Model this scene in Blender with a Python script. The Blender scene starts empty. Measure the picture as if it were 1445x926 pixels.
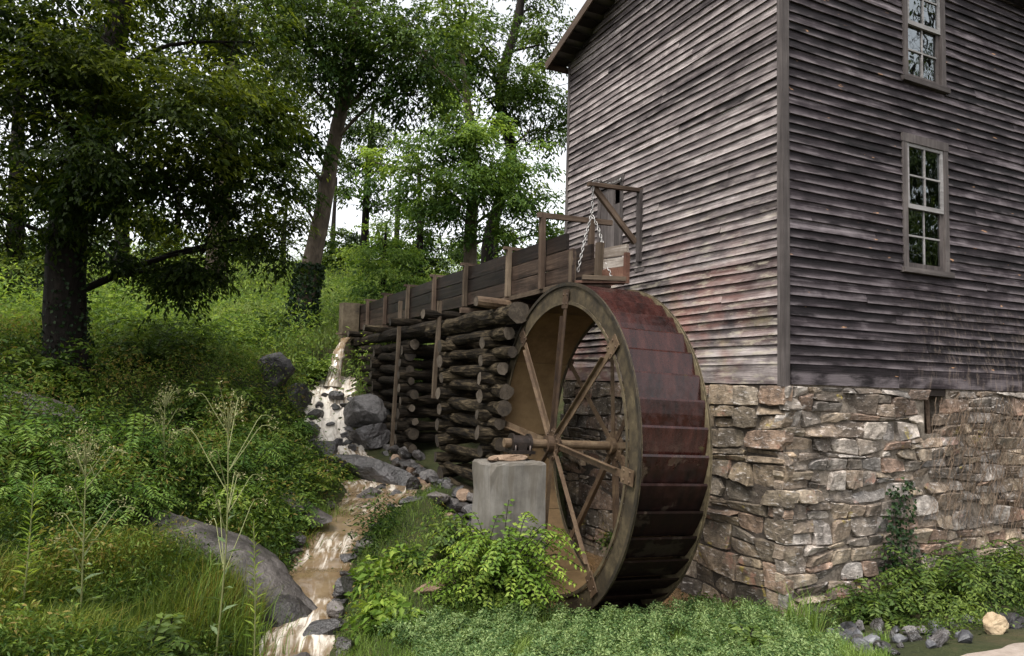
import bpy, math, random
import numpy as np
from mathutils import Vector, Matrix, noise as mnoise
sc = bpy.context.scene
col = sc.collection
rad = math.radians
PI = math.pi

# ------------------------------------------------------------------ camera, world, sun, exposure
W0, H0, FPX = 1445.0, 926.0, 1000.0
ROLL = rad(1.5); PITCH = math.atan(75 / FPX); YAW = math.atan(477 / FPX)
fh = np.array([math.sin(YAW), math.cos(YAW), 0.0]); up0 = np.array([0, 0, 1.0]); rt0 = np.cross(fh, up0)
fw = fh * math.cos(PITCH) + up0 * math.sin(PITCH); up1 = np.cross(rt0, fw)
cr = rt0 * math.cos(ROLL) + up1 * math.sin(ROLL); cu = up1 * math.cos(ROLL) - rt0 * math.sin(ROLL)
CAM = np.array([-6.398, -6.054, 2.55])
cam = bpy.data.objects.new('camera', bpy.data.cameras.new('camera'))
col.objects.link(cam)
cam.matrix_world = Matrix(((cr[0], cu[0], -fw[0], CAM[0]), (cr[1], cu[1], -fw[1], CAM[1]), (cr[2], cu[2], -fw[2], CAM[2]), (0, 0, 0, 1)))
cam.data.sensor_width = 36; cam.data.lens = 36 * FPX / W0; cam.data.clip_end = 2000; cam.data.clip_start = 0.05
sc.camera = cam
def spot(px, py, d):                       # a world point seen at that place of the picture, d metres away
    return CAM + (fw + cr * (px - W0 / 2) / FPX - cu * (py - H0 / 2) / FPX) * d

SUN_EL, SUN_AZ = rad(60), rad(238)         # compass azimuth of the sun (0 = +Y, clockwise)
w = bpy.data.worlds.new('World'); sc.world = w; w.use_nodes = True
nt = w.node_tree; nt.nodes.clear()
sky = nt.nodes.new('ShaderNodeTexSky'); sky.sky_type = 'NISHITA'; sky.sun_disc = False
sky.sun_elevation = SUN_EL; sky.sun_rotation = SUN_AZ; sky.dust_density = 4; sky.air_density = 1.0; sky.altitude = 200
hs = nt.nodes.new('ShaderNodeHueSaturation'); hs.inputs['Saturation'].default_value = 0.14; hs.inputs['Value'].default_value = 1.0
bg = nt.nodes.new('ShaderNodeBackground'); bg.inputs['Strength'].default_value = 0.15
wo = nt.nodes.new('ShaderNodeOutputWorld')
nt.links.new(sky.outputs[0], hs.inputs['Color']); nt.links.new(hs.outputs[0], bg.inputs['Color']); nt.links.new(bg.outputs[0], wo.inputs['Surface'])
sl = bpy.data.lights.new('sun', 'SUN'); sl.energy = 1.3; sl.angle = rad(20); sl.color = (1.0, 0.95, 0.87)
so = bpy.data.objects.new('sun', sl); col.objects.link(so)
sdir = Vector((math.sin(SUN_AZ) * math.cos(SUN_EL), math.cos(SUN_AZ) * math.cos(SUN_EL), math.sin(SUN_EL)))
so.rotation_euler = sdir.to_track_quat('Z', 'Y').to_euler()
sc.view_settings.view_transform = 'Standard'; sc.view_settings.look = 'None'; sc.view_settings.gamma = 1
sc.view_settings.exposure = 1.43; sc.view_settings.use_curve_mapping = False
sc.render.engine = 'CYCLES'
sc.cycles.use_denoising = True
sc.cycles.max_bounces = 6; sc.cycles.diffuse_bounces = 2; sc.cycles.transparent_max_bounces = 8
sc.cycles.caustics_reflective = False; sc.cycles.caustics_refractive = False

# ------------------------------------------------------------------ material helpers
def mat_new(name):
    m = bpy.data.materials.new(name); m.use_nodes = True
    n = m.node_tree; n.nodes.clear()
    return m, n
class N:
    def __init__(s, nt): s.nt = nt
    def nd(s, t, **k):
        x = s.nt.nodes.new(t)
        for a, b in k.items(): setattr(x, a, b)
        return x
    def ln(s, a, b): s.nt.links.new(a, b)
    def val(s, sock, v):
        if hasattr(v, 'is_linked') or isinstance(v, bpy.types.NodeSocket): s.ln(v, sock)
        else: sock.default_value = v
    def math(s, op, a, b=0.0, c=0.0, clamp=False):
        x = s.nd('ShaderNodeMath', operation=op); x.use_clamp = clamp
        s.val(x.inputs[0], a); s.val(x.inputs[1], b); s.val(x.inputs[2], c); return x.outputs[0]
    def vmath(s, op, a, b):
        x = s.nd('ShaderNodeVectorMath', operation=op); s.val(x.inputs[0], a); s.val(x.inputs[1], b); return x.outputs[0]
    def noise(s, vec, scale, detail=4, rough=0.6, dist=0.0):
        x = s.nd('ShaderNodeTexNoise'); s.ln(vec, x.inputs['Vector'])
        x.inputs['Scale'].default_value = scale; x.inputs['Detail'].default_value = detail; x.inputs['Roughness'].default_value = rough; x.inputs['Distortion'].default_value = dist
        return x.outputs['Fac']
    def ramp(s, fac, stops, interp='LINEAR'):
        x = s.nd('ShaderNodeValToRGB'); x.color_ramp.interpolation = interp; e = x.color_ramp.elements
        while len(e) < len(stops): e.new(0.5)
        for i, (p, c) in enumerate(stops): e[i].position = p; e[i].color = (*c, 1) if len(c) == 3 else c
        s.val(x.inputs[0], fac); return x.outputs[0]
    def rng(s, v, a, b, c=0.0, d=1.0, smooth=True):
        x = s.nd('ShaderNodeMapRange'); x.interpolation_type = 'SMOOTHSTEP' if smooth else 'LINEAR'
        s.val(x.inputs[0], v)
        for i, q in enumerate((a, b, c, d)): s.val(x.inputs[i + 1], q)
        return x.outputs[0]
    def mix(s, f, a, b, mode='MIX'):
        x = s.nd('ShaderNodeMix', data_type='RGBA', blend_type=mode)
        s.val(x.inputs[0], f)
        for sock, v in ((x.inputs[6], a), (x.inputs[7], b)):
            if isinstance(v, tuple): sock.default_value = (*v, 1)
            else: s.val(sock, v)
        return x.outputs[2]
    def mapping(s, vec, scale=(1, 1, 1)):
        x = s.nd('ShaderNodeMapping'); s.ln(vec, x.inputs[0]); x.inputs['Scale'].default_value = scale; return x.outputs[0]
    def obj(s): return s.nd('ShaderNodeTexCoord').outputs['Object']
    def pos(s): return s.nd('ShaderNodeNewGeometry').outputs['Position']
    def rnd(s): return s.nd('ShaderNodeObjectInfo').outputs['Random']
    def xyz(s, v):
        x = s.nd('ShaderNodeSeparateXYZ'); s.ln(v, x.inputs[0]); return x.outputs
    def comb(s, x, y, z):
        c = s.nd('ShaderNodeCombineXYZ'); s.val(c.inputs[0], x); s.val(c.inputs[1], y); s.val(c.inputs[2], z); return c.outputs[0]
    def bump(s, h, strength, dist=0.01):
        x = s.nd('ShaderNodeBump'); x.inputs['Strength'].default_value = strength; x.inputs['Distance'].default_value = dist; s.ln(h, x.inputs['Height']); return x.outputs[0]
    def out(s, colr, rough=0.7, normal=None, spec=0.5, metal=0.0, **k):
        b = s.nd('ShaderNodeBsdfPrincipled'); o = s.nd('ShaderNodeOutputMaterial')
        if isinstance(colr, tuple): b.inputs['Base Color'].default_value = (*colr, 1)
        else: s.ln(colr, b.inputs['Base Color'])
        s.val(b.inputs['Roughness'], rough); s.val(b.inputs['Specular IOR Level'], spec); s.val(b.inputs['Metallic'], metal)
        if normal is not None: s.ln(normal, b.inputs['Normal'])
        for a, v in k.items(): s.val(b.inputs[a.replace('_', ' ')], v)
        s.ln(b.outputs[0], o.inputs[0]); return b
MT = {}
def wood(name, stops, grain=(1.5, 30, 30), stain=None, rough=0.75, bumpk=0.5, vary=0.45, lip=False):
    m, t = mat_new(name); q = N(t)
    r = q.rnd(); off = q.math('MULTIPLY', r, 57.0)
    v = q.vmath('ADD', q.obj(), q.comb(off, off, off))
    g = q.noise(q.mapping(v, grain), 1.0, 6, 0.65, 0.4)
    g2 = q.noise(q.mapping(v, tuple(0.35 * a for a in grain)), 1.0, 3, 0.5, 0.8)
    blot = q.noise(v, 2.6, 4, 0.6)
    f = q.math('ADD', q.math('MULTIPLY', g, 0.55), q.math('MULTIPLY', g2, 0.45))
    f = q.math('ADD', f, q.math('MULTIPLY', q.math('SUBTRACT', r, 0.5), vary * 0.5))
    f = q.math('ADD', f, q.math('MULTIPLY', q.math('SUBTRACT', blot, 0.5), 0.55))
    c = q.ramp(f, stops)
    if lip:
        ol = q.xyz(q.obj())[2]
        lf = q.math('MULTIPLY', q.rng(ol, .055, .0), q.rng(q.noise(q.mapping(v, (2.2, 6, 6)), 1.0, 4, 0.6), .38, .62))
        c = q.mix(q.math('MULTIPLY', lf, .6), c, stops[-1][1])
    if stain: c = stain(q, c, v, g)
    knot = q.noise(q.mapping(v, (3.5, 14, 14)), 1.0, 2, 0.4)
    c = q.mix(q.rng(knot, 0.72, 0.78, 0, 0.7), c, stops[0][1])
    q.out(c, rough, q.bump(q.math('ADD', g, q.math('MULTIPLY', g2, 0.7)), bumpk, 0.012), 0.2)
    MT[name] = m; return m
def gable_stain(q, c, v, g):                     # mineral bloom, algae and brick-red wash on the wheel side boards
    p = q.pos(); x, y, z = q.xyz(p)
    n = q.noise(p, 0.9, 4, 0.6); n2 = q.noise(q.mapping(p, (1, 1.2, 5)), 2.2, 5, 0.7)
    low = q.rng(z, 2.7, 6.2, 1, 0)
    red = q.math('MULTIPLY', q.math('MULTIPLY', q.rng(n, 0.42, 0.62), q.rng(z, 2.9, 5.2, 1, 0)), q.rng(y, 0.1, 1.3, .25, 1.0))
    c = q.mix(q.math('MULTIPLY', red, 0.42), c, (0.36, 0.155, 0.115))
    pale = q.math('MULTIPLY', q.rng(n2, 0.5, 0.68), low)
    c = q.mix(q.math('MULTIPLY', pale, 0.6), c, (0.42, 0.38, 0.29))
    gr = q.math('MULTIPLY', q.rng(q.noise(p, 1.7, 4, 0.6), 0.55, 0.7), q.rng(z, 2.6, 5, 1, 0))
    return q.mix(q.math('MULTIPLY', gr, 0.35), c, (0.2, 0.19, 0.09))
def bare_spots(q, c, v, g):                      # spots where the grey weathering has flaked to fresh wood
    n = q.noise(q.mapping(q.pos(), (2.2, 2.2, 9)), 1.6, 3, 0.55)
    c = q.mix(q.math('MULTIPLY', q.rng(n, 0.69, 0.735), 0.8), c, (0.36, 0.2, 0.11))
    x, y, z = q.xyz(q.pos())
    sc_ = q.noise(q.mapping(q.pos(), (9, 9, 2.0)), 2.2, 5, 0.75)
    f = q.math('MULTIPLY', q.math('MULTIPLY', q.rng(sc_, 0.5, 0.66), q.rng(x, 1.5, 3.2)), q.rng(z, 4.3, 2.9))
    return q.mix(q.math('MULTIPLY', f, 0.3), c, (0.3, 0.23, 0.18))
wood('gable_board', ((0.24, (0.018, 0.014, 0.014)), (0.42, (0.066, 0.054, 0.054)), (0.58, (0.15, 0.126, 0.122)), (0.76, (0.38, 0.335, 0.32))), stain=gable_stain, bumpk=0.9, lip=True, vary=.6)
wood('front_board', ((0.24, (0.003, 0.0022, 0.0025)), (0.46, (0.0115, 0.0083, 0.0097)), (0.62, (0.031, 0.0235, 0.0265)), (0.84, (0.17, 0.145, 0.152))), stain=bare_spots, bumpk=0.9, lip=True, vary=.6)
wood('trim_wood', ((0.2, (0.022, 0.018, 0.017)), (0.5, (0.065, 0.055, 0.052)), (0.8, (0.14, 0.122, 0.114))), grain=(30, 30, 1.5))
wood('trim_wood_x', ((0.2, (0.022, 0.018, 0.017)), (0.5, (0.065, 0.055, 0.052)), (0.8, (0.14, 0.122, 0.114))))
wood('beam_wood', ((0.2, (0.022, 0.014, 0.01)), (0.5, (0.07, 0.047, 0.033)), (0.8, (0.15, 0.11, 0.08))))
wood('post_wood', ((0.2, (0.03, 0.021, 0.014)), (0.5, (0.088, 0.065, 0.045)), (0.8, (0.19, 0.145, 0.1))))
wood('flume_plank', ((0.22, (0.005, 0.0035, 0.003)), (0.48, (0.017, 0.0115, 0.009)), (0.66, (0.042, 0.028, 0.021)), (0.88, (0.1, 0.07, 0.05))), rough=0.5, vary=0.7)
wood('pale_plank', ((0.25, (0.05, 0.036, 0.028)), (0.5, (0.17, 0.14, 0.115)), (0.75, (0.42, 0.38, 0.34))))
wood('sash_paint', ((0.2, (0.09, 0.083, 0.08)), (0.5, (0.2, 0.19, 0.185)), (0.8, (0.34, 0.325, 0.32))), bumpk=0.2, vary=0.2)
wood('dark_lumber', ((0.2, (0.01, 0.008, 0.007)), (0.8, (0.04, 0.03, 0.026))))

def simple(name, stops, scale=4.0, rough=0.7, bumpk=0.4, dist=0.02, spec=0.4, metal=0.0, coords='obj', rndk=0.3, detail=6):
    m, t = mat_new(name); q = N(t)
    r = q.rnd(); off = q.math('MULTIPLY', r, 31.0)
    v = q.pos() if coords == 'pos' else q.vmath('ADD', q.obj(), q.comb(off, off, off))
    n = q.noise(v, scale, detail, 0.65); n2 = q.noise(v, scale * 5.3, 4, 0.6)
    f = q.math('ADD', q.math('ADD', q.math('MULTIPLY', n, 0.7), q.math('MULTIPLY', n2, 0.3)), q.math('MULTIPLY', q.math('SUBTRACT', r, 0.5), rndk))
    q.out(q.ramp(f, stops), rough, q.bump(q.math('ADD', n, q.math('MULTIPLY', n2, 0.5)), bumpk, dist), spec, metal)
    MT[name] = m; return m
simple('rock_grey', ((0.32, (0.016, 0.014, 0.014)), (0.5, (0.055, 0.05, 0.048)), (0.68, (0.13, 0.12, 0.115))), 3.0, 0.55, 1.0, 0.07)
simple('rock_wet', ((0.25, (0.012, 0.011, 0.011)), (0.5, (0.04, 0.036, 0.034)), (0.75, (0.11, 0.1, 0.1))), 3.5, 0.28, 1.0, 0.07, 0.6)
simple('rock_slab', ((0.34, (0.02, 0.017, 0.015)), (0.5, (0.058, 0.05, 0.045)), (0.66, (0.12, 0.105, 0.096))), 2.2, 0.5, 1.0, 0.07)
simple('rock_pale', ((0.25, (0.2, 0.14, 0.08)), (0.5, (0.4, 0.31, 0.2)), (0.75, (0.58, 0.5, 0.38))), 3.0, 0.7, 0.6, 0.02)
simple('rock_bluegrey', ((0.3, (0.018, 0.018, 0.02)), (0.5, (0.06, 0.06, 0.065)), (0.75, (0.16, 0.16, 0.172))), 4.0, 0.45, 0.7, 0.02)
simple('mortar', ((0.3, (0.022, 0.017, 0.013)), (0.52, (0.07, 0.055, 0.042)), (0.7, (0.21, 0.175, 0.14))), 5.0, 0.9, 0.8, 0.03)
simple('concrete_tan', ((0.35, (0.022, 0.016, 0.01)), (0.5, (0.08, 0.06, 0.036)), (0.7, (0.17, 0.135, 0.088))), 2.0, 0.8, 0.3, 0.01)
simple('rubble_tan', ((0.25, (0.07, 0.042, 0.027)), (0.5, (0.16, 0.105, 0.068)), (0.75, (0.27, 0.195, 0.14))), 6.0, 0.85, 0.9, 0.03)
simple('dark_iron', ((0.25, (0.012, 0.01, 0.009)), (0.5, (0.035, 0.026, 0.022)), (0.75, (0.09, 0.06, 0.045))), 8.0, 0.4, 0.4, 0.004, 0.5, 0.4)
simple('chain_steel', ((0.3, (0.1, 0.09, 0.08)), (0.5, (0.25, 0.24, 0.23)), (0.72, (0.42, 0.41, 0.4))), 20.0, 0.35, 0.1, 0.002, 0.5, 0.6)
simple('spoke_rust', ((0.25, (0.022, 0.012, 0.007)), (0.48, (0.062, 0.037, 0.02)), (0.62, (0.105, 0.07, 0.04)), (0.8, (0.17, 0.125, 0.08))), 5.0, 0.65, 0.5, 0.006)
simple('shroud_rust', ((0.3, (0.008, 0.006, 0.0035)), (0.48, (0.032, 0.023, 0.012)), (0.62, (0.07, 0.053, 0.028)), (0.8, (0.17, 0.14, 0.08))), 4.5, 0.7, 0.6, 0.006)
simple('sole_rust', ((0.25, (0.05, 0.03, 0.012)), (0.5, (0.12, 0.074, 0.032)), (0.75, (0.19, 0.125, 0.06))), 2.6, 0.7, 0.4, 0.006, coords='pos')
simple('red_rust', ((0.25, (0.03, 0.012, 0.008)), (0.5, (0.085, 0.036, 0.022)), (0.75, (0.17, 0.095, 0.062))), 5.0, 0.7, 0.6, 0.006)
simple('path_gravel', ((0.25, (0.16, 0.125, 0.1)), (0.5, (0.25, 0.205, 0.17)), (0.75, (0.34, 0.29, 0.25))), 9.0, 0.9, 0.5, 0.01, coords='pos')
simple('dry_vine', ((0.25, (0.05, 0.033, 0.022)), (0.5, (0.13, 0.09, 0.06)), (0.75, (0.22, 0.165, 0.12))), 6.0, 0.9, 0.4, 0.01)
simple('roof_tin', ((0.25, (0.05, 0.045, 0.045)), (0.5, (0.1, 0.09, 0.088)), (0.75, (0.18, 0.16, 0.15))), 2.0, 0.5, 0.2, 0.01)
simple('cable', ((0.3, (0.01, 0.01, 0.01)), (0.7, (0.03, 0.03, 0.03))), 3.0)
simple('log_end', ((0.3, (0.014, 0.01, 0.007)), (0.5, (0.05, 0.038, 0.026)), (0.75, (0.13, 0.105, 0.08))), 9.0, 0.85, 0.5, 0.01)

def pier_mat():
    m, t = mat_new('concrete'); q = N(t); p = q.pos()
    st = q.noise(q.mapping(p, (6, 6, .7)), 1.0, 5, .65); n = q.noise(p, 3.0, 6, .65); f2 = q.noise(p, 40, 3, .6)
    c = q.ramp(q.math('ADD', q.math('MULTIPLY', n, .55), q.math('MULTIPLY', st, .45)), ((.3, (.055, .048, .04)), (.48, (.13, .118, .103)), (.62, (.2, .185, .165)), (.78, (.3, .28, .25))))
    z = q.xyz(p)[2]
    c = q.mix(q.math('MULTIPLY', q.rng(q.math('ADD', st, q.math('MULTIPLY', q.math('SUBTRACT', z, 1.0), .25)), .56, .66), .5), c, (.075, .06, .042))
    q.out(c, .75, q.bump(q.math('ADD', n, q.math('MULTIPLY', f2, .3)), .4, .012), .4); MT['concrete'] = m
pier_mat()
def bark(name, stops, gs=(9, 9, 2.2), bk=1.0, bd=.03):
    m, t = mat_new(name); q = N(t)
    off = q.math('MULTIPLY', q.rnd(), 40.0); v = q.vmath('ADD', q.obj(), q.comb(off, off, off))
    n = q.noise(q.mapping(v, gs), 1.0, 6, 0.7, 0.6); b = q.noise(v, 1.8, 4, 0.6)
    f = q.math('ADD', q.math('MULTIPLY', n, 0.65), q.math('MULTIPLY', b, 0.35))
    q.out(q.ramp(f, stops), 0.85, q.bump(n, bk, bd), 0.15)
    MT[name] = m
bark('bark_grey', ((0.3, (0.03, 0.023, 0.017)), (0.52, (0.1, 0.077, 0.058)), (0.72, (0.19, 0.15, 0.118))))
bark('bark_dark', ((0.3, (0.004, 0.003, 0.0025)), (0.55, (0.013, 0.01, 0.008)), (0.75, (0.032, 0.025, 0.02))))
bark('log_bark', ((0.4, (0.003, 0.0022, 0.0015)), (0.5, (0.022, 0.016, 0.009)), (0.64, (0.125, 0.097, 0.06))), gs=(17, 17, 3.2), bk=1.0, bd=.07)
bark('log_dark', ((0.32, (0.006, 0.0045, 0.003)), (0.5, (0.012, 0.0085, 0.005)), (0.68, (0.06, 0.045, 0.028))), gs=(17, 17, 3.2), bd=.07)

def leaf(name, stops, trans=0.35, rough=0.45):
    m, t = mat_new(name); q = N(t)
    a = q.nd('ShaderNodeAttribute', attribute_name='rnd').outputs['Fac']
    c = q.ramp(a, stops)
    b = q.nd('ShaderNodeBsdfPrincipled'); q.ln(c, b.inputs['Base Color']); b.inputs['Roughness'].default_value = rough; b.inputs['Specular IOR Level'].default_value = 0.16
    tr = q.nd('ShaderNodeBsdfTranslucent'); q.ln(q.mix(1.0, c, (1.25, 1.2, 0.55), 'MULTIPLY'), tr.inputs[0])
    mx = q.nd('ShaderNodeMixShader'); mx.inputs[0].default_value = trans; q.ln(b.outputs[0], mx.inputs[1]); q.ln(tr.outputs[0], mx.inputs[2])
    o = q.nd('ShaderNodeOutputMaterial'); q.ln(mx.outputs[0], o.inputs[0]); MT[name] = m
leaf('leaf_dark', ((0.0, (0.012, 0.026, 0.007)), (0.45, (0.034, 0.056, 0.012)), (1.0, (0.13, 0.16, 0.03))), .4)
leaf('leaf_mid', ((0.0, (0.02, 0.044, 0.011)), (0.5, (0.065, 0.108, 0.024)), (1.0, (0.17, 0.23, 0.05))), .45)
leaf('leaf_shade', ((0.0, (0.014, 0.028, 0.006)), (0.42, (0.05, 0.075, 0.013)), (1.0, (0.2, 0.24, 0.036))), .5)
leaf('leaf_light', ((0.0, (0.05, 0.1, 0.028)), (0.5, (0.13, 0.21, 0.045)), (1.0, (0.27, 0.36, 0.085))), .5)
leaf('leaf_bluegreen', ((0.0, (0.018, 0.045, 0.018)), (0.5, (0.038, 0.083, 0.03)), (1.0, (0.075, 0.135, 0.045))))
leaf('leaf_bright', ((0.0, (0.04, 0.085, 0.012)), (0.5, (0.12, 0.2, 0.028)), (1.0, (0.3, 0.38, 0.07))), .42)
leaf('leaf_clover', ((0.0, (0.035, 0.075, 0.025)), (0.45, (0.085, 0.145, 0.045)), (1.0, (0.24, 0.31, 0.125))))
leaf('leaf_weed', ((0.0, (0.011, 0.027, 0.005)), (0.45, (0.05, 0.095, 0.015)), (0.85, (0.18, 0.25, 0.045)), (1.0, (0.22, 0.17, 0.05))), .4)
leaf('leaf_fern', ((0.0, (0.022, 0.055, 0.011)), (0.45, (0.08, 0.16, 0.03)), (1.0, (0.24, 0.34, 0.08))), .4)
leaf('leaf_ivy', ((0.0, (0.006, 0.015, 0.006)), (0.6, (0.014, 0.032, 0.01)), (1.0, (0.035, 0.06, 0.018))), 0.15, 0.45)
leaf('grass_olive', ((0.0, (0.016, 0.036, 0.005)), (0.5, (0.068, 0.11, 0.013)), (0.9, (0.18, 0.2, 0.03)), (1.0, (0.2, 0.15, 0.035))), .42)
leaf('grass_green', ((0.0, (0.04, 0.085, 0.015)), (0.5, (0.11, 0.18, 0.03)), (1.0, (0.2, 0.27, 0.07))), .45)
leaf('grass_meadow', ((0.0, (0.07, 0.12, 0.03)), (0.5, (0.16, 0.22, 0.065)), (1.0, (0.28, 0.33, 0.13))), .45)
leaf('thistle_green', ((0.0, (0.05, 0.09, 0.03)), (0.5, (0.1, 0.15, 0.06)), (1.0, (0.2, 0.26, 0.14))))
leaf('seed_cream', ((0.0, (0.14, 0.16, 0.06)), (0.5, (0.27, 0.26, 0.12)), (1.0, (0.42, 0.38, 0.22))), 0.2)
leaf('stem_straw', ((0.0, (0.14, 0.17, 0.06)), (1.0, (0.28, 0.27, 0.13))), 0.1)

def stone_mat(name, tilt):
    m, t = mat_new(name); q = N(t)
    r = q.rnd(); off = q.math('MULTIPLY', r, 33.0); p = q.pos()
    v = q.vmath('ADD', p, q.comb(off, off, off))
    base = q.ramp(r, tilt, 'CONSTANT')
    n = q.noise(v, 4.5, 6, 0.68); n2 = q.noise(q.mapping(v, (1, 1, 3)), 9.0, 5, 0.65)
    c = q.mix(q.rng(n, 0.3, 0.7, 0.0, 1.0), q.mix(1.0, base, (0.42, 0.4, 0.38), 'MULTIPLY'), q.mix(1.0, base, (1.6, 1.57, 1.52), 'MULTIPLY'))
    big = q.noise(p, 1.1, 5, 0.6)
    c = q.mix(q.math('MULTIPLY', q.rng(big, 0.47, 0.6), 0.62), c, (0.05, 0.041, 0.034))
    fine = q.noise(p, 24.0, 5, 0.7); c = q.mix(q.rng(fine, .35, .68, 0, .55), c, q.mix(1.0, c, (.35, .34, .33), 'MULTIPLY'))
    c = q.mix(q.math('MULTIPLY', q.rng(n2, 0.55, 0.7), 0.7), c, (0.47, 0.43, 0.4))
    pale = q.rng(q.noise(q.mapping(p, (1, 1, 1.5)), .8, 3, .6), .46, .6); c = q.mix(q.math('MULTIPLY', pale, .45), c, q.mix(1.0, c, (2.0, 1.9, 1.8), 'MULTIPLY'))
    c = q.mix(q.math('MULTIPLY', q.rng(q.noise(p, 1.9, 4, 0.7), 0.6, 0.68), 0.55), c, (0.27, 0.13, 0.09))
    lich = q.rng(q.vmath('DISTANCE', p, (0.3, -0.08, 2.2)) if False else q.noise(p, 2.7, 4, 0.7), 0.63, 0.7)
    c = q.mix(q.math('MULTIPLY', lich, 0.6), c, (0.3, 0.23, 0.035))
    q.out(c, 0.8, q.bump(q.math('ADD', n, q.math('MULTIPLY', n2, 0.6)), 0.9, 0.03), 0.35)
    MT[name] = m
stone_mat('stone_front', ((0.0, (0.2, 0.16, 0.125)), (0.17, (0.15, 0.13, 0.112)), (0.34, (0.22, 0.155, 0.12)), (0.46, (0.21, 0.195, 0.185)), (0.62, (0.26, 0.215, 0.165)), (0.78, (0.12, 0.098, 0.08)), (0.86, (0.34, 0.31, 0.285))))
stone_mat('stone_side', ((0.0, (0.17, 0.135, 0.095)), (0.2, (0.125, 0.102, 0.076)), (0.4, (0.21, 0.165, 0.12)), (0.6, (0.1, 0.085, 0.068)), (0.75, (0.19, 0.135, 0.1)), (0.9, (0.24, 0.205, 0.165))))

def bucket_mat():
    m, t = mat_new('bucket_red'); q = N(t)
    v = q.vmath('ADD', q.obj(), q.comb(q.math('MULTIPLY', q.rnd(), 43.0), 0.0, 0.0)); p = q.pos()
    n = q.noise(q.mapping(v, (5, 1.5, 1.5)), 1.6, 5, 0.65); n2 = q.noise(v, 14, 4, 0.6)
    c = q.ramp(n, ((0.3, (0.006, 0.0022, 0.0018)), (0.5, (0.026, 0.0072, 0.0055)), (0.72, (0.05, 0.016, 0.012))))
    x, y, z = q.xyz(p)
    scale_ = q.math('MULTIPLY', q.rng(q.noise(v, 3.0, 4, 0.6), 0.57, 0.6), q.rng(z, 2.0, 1.5))
    c = q.mix(q.math('MULTIPLY', scale_, 0.85), c, (0.1, 0.07, 0.05))
    moss = q.math('MULTIPLY', q.rng(q.noise(p, 4, 4, 0.6), 0.62, 0.7), q.rng(x, -1.35, -1.0))
    c = q.mix(q.math('MULTIPLY', moss, 0.7), c, (0.12, 0.13, 0.035))
    low_dark = q.rng(q.math('ADD', z, q.math('MULTIPLY', q.math('SUBTRACT', q.noise(v, 3.0, 4, .6), .5), 1.3)), 1.95, 1.15)  # buckets turn near black and duller towards the bottom, with an uneven edge
    c = q.mix(q.math('MULTIPLY', low_dark, .8), c, (0.004, 0.003, 0.002))
    q.out(c, q.math('ADD', q.rng(n2, 0.3, 0.7, 0.14, 0.36), q.math('MULTIPLY', low_dark, .5)), q.bump(q.math('ADD', n, q.math('MULTIPLY', n2, 0.3)), 0.25, 0.01), 0.55, 0.15)
    MT['bucket_red'] = m; sb = [x for x in t.nodes if x.type == 'BSDF_PRINCIPLED'][0]; q.ln(q.rng(low_dark, 0, 1, .55, .12), sb.inputs['Specular IOR Level'])
bucket_mat()

def water_mat(name, flow):
    m, t = mat_new(name); q = N(t); p = q.pos()
    n = q.noise(q.mapping(p, (1, 1, 1)), 3.0, 3, 0.5, 0.6); n3 = q.noise(p, 9.0, 2, 0.5, 1.0)
    c = q.ramp(n, ((0.3, (0.125, 0.083, 0.044)), (0.7, (0.2, 0.14, 0.08))))
    if flow:
        a = q.nd('ShaderNodeAttribute', attribute_name='foam').outputs['Fac']
        fu = q.nd('ShaderNodeAttribute', attribute_name='along').outputs['Fac']; fv = q.nd('ShaderNodeAttribute', attribute_name='across').outputs['Fac']
        sv = q.comb(q.math('MULTIPLY', fu, 1.5), q.math('MULTIPLY', fv, 9.0), 0.0)
        sp = q.math('ADD', q.math('MULTIPLY', q.noise(sv, 1.0, 4, 0.6, 1.2), .85), q.math('MULTIPLY', q.noise(p, 9.0, 3, 0.6, 1.0), .15))
        f = q.rng(q.math('ADD', a, q.math('MULTIPLY', q.math('SUBTRACT', sp, 0.5), 2.6)), 0.25, 0.95)
        f = q.math('MULTIPLY', f, q.rng(a, .0, .45, .3, 1.0))
        c = q.mix(f, c, (0.66, 0.6, 0.52))
        rough = q.math('ADD', q.math('MULTIPLY', f, 0.4), 0.07)
        n = q.math('ADD', n, q.math('MULTIPLY', sp, .5))
        nm = q.bump(q.math('ADD', n, q.math('MULTIPLY', n3, 0.4)), 0.14, 0.05)
    else:
        c = q.mix(0.6, c, (0.15, 0.085, 0.035)); rough = 0.1; nm = q.bump(n, 0.06, 0.02)
    q.out(c, rough, nm, 0.5); MT[name] = m
water_mat('creek_water', True); water_mat('pool_water', False)

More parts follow.
